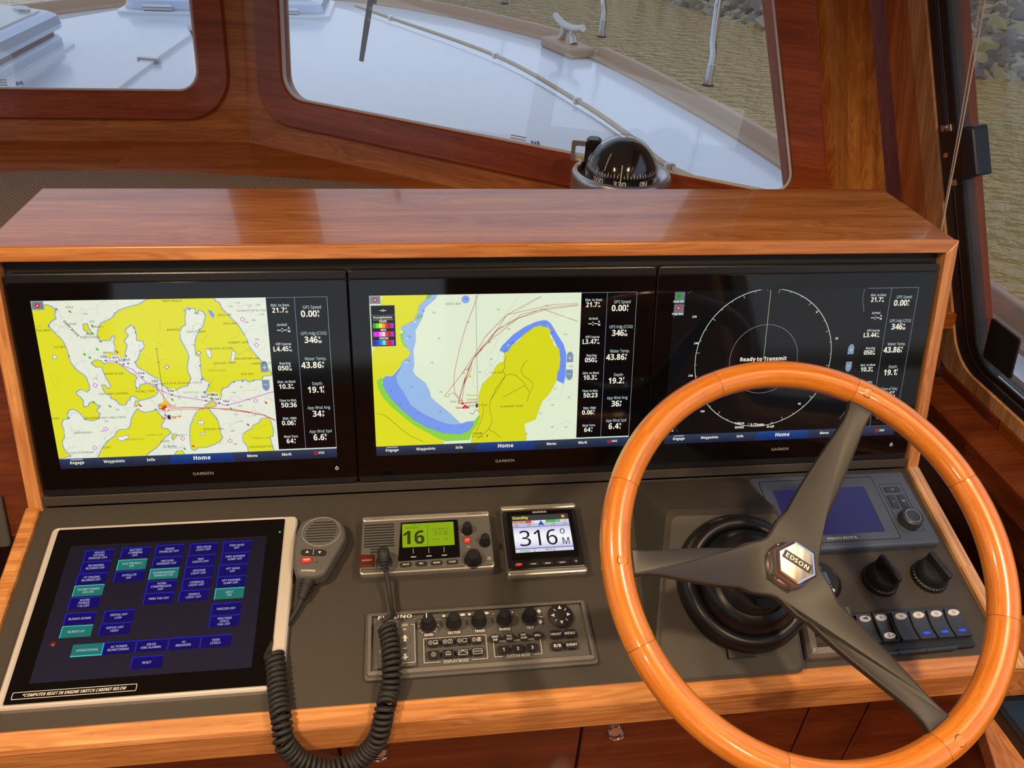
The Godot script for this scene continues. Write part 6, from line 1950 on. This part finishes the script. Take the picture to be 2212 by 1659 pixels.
	var pp := curve([Vector3(-0.0468, -0.1200, 0.026), Vector3(-0.0465, -0.1205, 0.040), Vector3(-0.0462, -0.1260, 0.046), Vector3(-0.0460, -0.1330, 0.0405)], 0.003)
	b.tube(pp, 0.0085, 16, false, 0.0075)
	for i in 3:
		var y := -0.1345 - i * 0.003
		b.tube(PackedVector3Array([Vector3(-0.0458, y, 0.0385 - i * 0.0022), Vector3(-0.0458, y - 0.0018, 0.0373 - i * 0.0022)]), 0.0070 - i * 0.0008, 14)
	obj("plug", b, M.rubber, t)

func curve2(q: PackedVector2Array, k: int) -> PackedVector2Array:
	var o := PackedVector2Array()
	var n := q.size()
	for i in n:
		for j in k:
			o.append(q[i].cubic_interpolate(q[(i + 1) % n], q[(i - 1 + n) % n], q[(i + 2) % n], j / float(k)))
	return o

# ---------------------------------------------------------------- compass
func compass() -> void:
	var t := thing("compass", "domed black marine compass in a brushed steel drum behind the console hood", "compass", Transform3D(Basis(Vector3.UP, -0.27) * Basis(Vector3.RIGHT, -PI / 2), Vector3(0.4085, 0.9437, -1.44)))
	var h := 0.163
	var b := MB.new(); b.lathe([Vector2(0.100, 0.0), Vector2(0.097, 0.012), Vector2(0.096, h - 0.012), Vector2(0.0965, h - 0.005), Vector2(0.094, h + 0.001), Vector2(0.086, h + 0.003), Vector2(0.0745, h - 0.004), Vector2(0.072, h - 0.008)], 0, 0, 72)
	obj("drum", b, M.brushed, t)
	b = MB.new()
	var pr := []
	for i in 15:
		var a := PI / 2 * i / 14.0
		pr.append(Vector2(0.0725 * cos(a), h - 0.012 + 0.083 * sin(a)))
	b.lathe(pr, 0, 0, 64)
	obj("glass_dome", b, M.dome, t)
	b = MB.new()
	pr = []
	for i in 11:
		var a := PI / 2 * i / 10.0
		pr.append(Vector2(0.0695 * cos(a), h - 0.014 + 0.079 * sin(a)))
	b.lathe(pr, 0, 0, 64)
	obj("black_bowl", b, mat(S(8, 8, 9), 0.12), t)
	# card numerals ride on the bowl just under the glass
	b = MB.new()
	var el := 0.17
	for q in [["30", -1.18], ["N", -0.72], ["0", -0.60], ["330", 0.02], ["300", 0.66], ["W", 1.28]]: ring_text(b, q[0], q[1], h, el, 0.0092)
	for i in 33:
		var a := -1.5 + 3.0 * i / 32.0
		var lng := 0.17 if i % 2 == 0 else 0.10
		dome_bar(b, a, el + 0.14, el + 0.14 + lng * 0.55, 0.0007, h)
	dome_bar(b, 0.0, 0.02, 0.62, 0.0009, h)
	dome_bar(b, 0.52, 0.42, 0.86, 0.0008, h)
	obj("card_markings", b, M.ink, t)
	# side knob and sun visor bracket
	b = MB.new(); b.box(Vector3(-0.060, 0.045, h + 0.024), Vector3(0.030, 0.040, 0.048), 0.006)
	obj("bracket", b, M.bezel, t)
	b = MB.new(); b.ring(rr(0, 0, 0.040, 0.050, 0.003, 2), rr(0, 0, 0.020, 0.034, 0.003, 2), 0, 0.004, 0.001)
	obj("bracket_ring", b, M.silver, t, Transform3D(Basis(Vector3.BACK, Vector3.RIGHT, Vector3.UP).rotated(Vector3.BACK, PI), Vector3(-0.077, 0.036, h + 0.024)))

func dome_pt(a: float, e: float, h: float) -> Vector3:
	# a: angle from the side facing aft, towards port positive
	var d := Vector2(-sin(a), -cos(a))
	return Vector3(d.x * 0.0705 * cos(e), d.y * 0.0705 * cos(e), h - 0.014 + 0.080 * sin(e))

func dome_bar(b: MB, a: float, e0: float, e1: float, w: float, h: float) -> void:
	var n := maxi(1, int((e1 - e0) / 0.08))
	for i in n:
		var x0 := lerpf(e0, e1, i / float(n)); var x1 := lerpf(e0, e1, (i + 1) / float(n))
		var p := dome_pt(a, x0, h); var q := dome_pt(a, x1, h)
		var s := Vector3(cos(a), -sin(a), 0) * w
		b.quad(p - s, p + s, q + s, q - s)

func ring_text(b: MB, s: String, a: float, h: float, e: float, size: float) -> void:
	var tmp := MB.new()
	txt(tmp, s, 0, 0, size, 0, 0, 1, 1.25)
	for i in range(0, tmp.v.size(), 3):
		var w := []
		for j in 3:
			var p := tmp.v[i + j]
			w.append(dome_pt(a - p.x / 0.0705, e + p.y / 0.0750, h + 0.0003))
		b.tri(w[0], w[2], w[1])

# ---------------------------------------------------------------- left and lower edges
func port_side_bits() -> void:
	# panel beyond the port end of the console, parallel to the displays
	var pl := MX * at(0, 0, -0.10)
	var t := struct("trim_7", "brown wooden panel to port of the console", "panel", pl)
	var b := MB.new(); b.box(Vector3(-1.02, -0.05, -0.012), Vector3(0.62, 0.44, 0.024), 0.002)
	obj("panel", b, M.dark, t)
	var inv := pl.affine_inverse()
	t = thing("tide_chart", "cream printed scale card cut off at the port edge beside the console", "card", pl)
	b = MB.new(); b.slab(rr(-0.865, -0.1215, 0.20, 0.083, 0.002), 0.0, 0.004, 0.001)
	obj("card", b, M.paper, t)
	b = MB.new()
	b.box(Vector3(-0.865, -0.0975, 0.0042), Vector3(0.196, 0.0008, 0.0003), 0); b.box(Vector3(-0.865, -0.142, 0.0042), Vector3(0.196, 0.0005, 0.0003), 0)
	for i in 24:
		b.box(Vector3(-0.955 + i * 0.0078, -0.1035, 0.0042), Vector3(0.0006, 0.012 if i % 4 == 0 else 0.007, 0.0003), 0)
	for i in 6: txt(b, str(10 + i * 10), -0.95 + i * 0.034, -0.0915, 0.006, 0.0042, 0, 2)
	for i in 6: txt(b, str((i + 1) * 5), -0.94 + i * 0.034, -0.116, 0.005, 0.0042, 0, 2)
	txt(b, "Time Past City", -0.825, -0.150, 0.0055, 0.0042, 0, 2, 1.0, 0, 0.2)
	obj("printed_scale", b, M.grey, t)
	t = thing("power_outlet", "dark grey power outlet in the panel beside the console's port end", "outlet", pl)
	b = MB.new(); b.slab(rr(-0.865, -0.2385, 0.24, 0.088, 0.008), 0.0, 0.008, 0.003)
	obj("plate", b, M.grey, t)
	b = MB.new(); b.slab(rr(-0.782, -0.232, 0.036, 0.046, 0.003), 0.008, 0.0095, 0.001)
	obj("socket", b, M.gunmetal, t)
	b = MB.new(); b.slab(rr(-0.778, -0.236, 0.006, 0.005, 0.001, 2), 0.0095, 0.0098)
	obj("slot", b, M.seal, t)
	t = thing("power_lead", "black power lead plugged into the outlet and trailing down beside the console", "cable", pl)
	b = MB.new(); b.tube(curve([Vector3(-0.762, -0.226, 0.010), Vector3(-0.764, -0.236, 0.022), Vector3(-0.768, -0.252, 0.026)], 0.003), 0.0088, 12, false, 0.0055)
	obj("plug", b, M.black, t)
	var lead := curve([Vector3(-0.767, -0.248, 0.026), Vector3(-0.776, -0.275, 0.028), Vector3(-0.790, -0.300, 0.03), Vector3(-0.800, -0.330, 0.032), Vector3(-0.795, -0.350, 0.036), Vector3(-0.772, -0.350, 0.046), Vector3(-0.760, -0.362, 0.060), Vector3(-0.785, -0.376, 0.072), Vector3(-0.84, -0.372, 0.075)], 0.006)
	b = MB.new(); b.tube(lead, 0.0042, 9)
	obj("lead", b, M.rubber, t)
	# ledge under it
	var q: Vector3 = pl * Vector3(-1.0, -0.375, 0.03)
	t = struct("trim_8", "pale wooden ledge below the outlet at the port end of the console", "ledge")
	b = MB.new(); b.box(Vector3(-0.87, q.y + 0.0, q.z + 0.13), Vector3(0.66, 0.02, 0.34), 0.003)
	obj("ledge", b, M.trim, t)
	b = MB.new(); b.box(Vector3(-0.87, q.y - 0.2, q.z + 0.05), Vector3(0.66, 0.38, 0.02), 0.003)
	obj("front", b, M.apron, t)

func low_cabinets() -> void:
	var t := thing("helm_cabinet", "red-brown wooden cabinet doors under the console's front edge", "cabinet")
	var b := MB.new(); b.box(Vector3(0.128, 0.36, -0.62), Vector3(1.29, 0.70, 0.03), 0)
	obj("carcass", b, M.recess, t)
	var xs := [-0.515, -0.108, 0.2075, 0.526, 0.615, 0.77]
	for i in 5:
		b = MB.new(); b.box(Vector3((xs[i] + xs[i + 1]) / 2, 0.37, -0.594), Vector3(xs[i + 1] - xs[i] - 0.003, 0.62, 0.018), 0.0015)
		var d := obj("door" if i < 4 else "end_board", b, M.door, t)
		if i == 1 or i == 2:
			var x: float = [0, -0.058, 0.2525][i]
			b = MB.new(); b.xf = Transform3D(Basis(), Vector3(x, 0.642, -0.585))
			b.lathe([Vector2(0.011, 0), Vector2(0.011, 0.003), Vector2(0.009, 0.005), Vector2(0.0, 0.005)], 0, 0, 24)
			b.tube(curve([Vector3(-0.009, 0, 0.004), Vector3(-0.008, 0, 0.012), Vector3(0, 0, 0.015), Vector3(0.008, 0, 0.012), Vector3(0.009, 0, 0.004)], 0.002), 0.0025, 8)
			obj("latch", b, M.chrome, d)
	# side console with the small black remote
	t = thing("side_console", "wooden side console with a pale top at the helmsman's right", "side console")
	b = MB.new()
	b.xf = flat(0.0)
	b.slab(pts2([0.772, 0.20, 0.99, 0.20, 0.99, 0.75, 0.86, 0.73, 0.815, 0.63, 0.772, 0.505]), 0.575, 0.60, 0.002)
	obj("top", b, M.post, t)
	b = MB.new(); b.xf = flat(0.0)
	b.slab(pts2([0.785, 0.21, 0.98, 0.21, 0.98, 0.735, 0.868, 0.715, 0.826, 0.625, 0.785, 0.505]), 0.0, 0.575, 0.0)
	obj("body", b, M.dark, t)
	t = thing("remote_control", "black rounded remote with a blue-grey face lying on the side console", "remote", Transform3D(Basis(Vector3.RIGHT, Vector3.FORWARD, Vector3.UP), Vector3(0.877, 0.60, -0.535)))
	b = MB.new(); b.slab(rpoly([Vector2(-0.055, -0.09), Vector2(0.055, -0.09), Vector2(0.04, 0.062), Vector2(-0.062, 0.062)], [0.01, 0.01, 0.01, 0.01]), 0, 0.022, 0.004)
	obj("case", b, M.black, t)
	b = MB.new(); b.slab(rpoly([Vector2(-0.046, -0.082), Vector2(0.046, -0.082), Vector2(0.035, 0.052), Vector2(-0.052, 0.052)], [0.004, 0.004, 0.004, 0.004]), 0.021, 0.0228, 0.0006)
	obj("face", b, mat(S(44, 60, 84), 0.08), t)
	b = MB.new()
	b.ring(circ(-0.016, 0.033, 0.0050, 0.0050, 20), circ(-0.016, 0.033, 0.0040, 0.0040, 20), 0.0228, 0.0232); b.box(Vector3(-0.016, 0.0365, 0.0231), Vector3(0.0012, 0.006, 0.0003), 0)
	obj("power_symbol", b, M.ink, t)
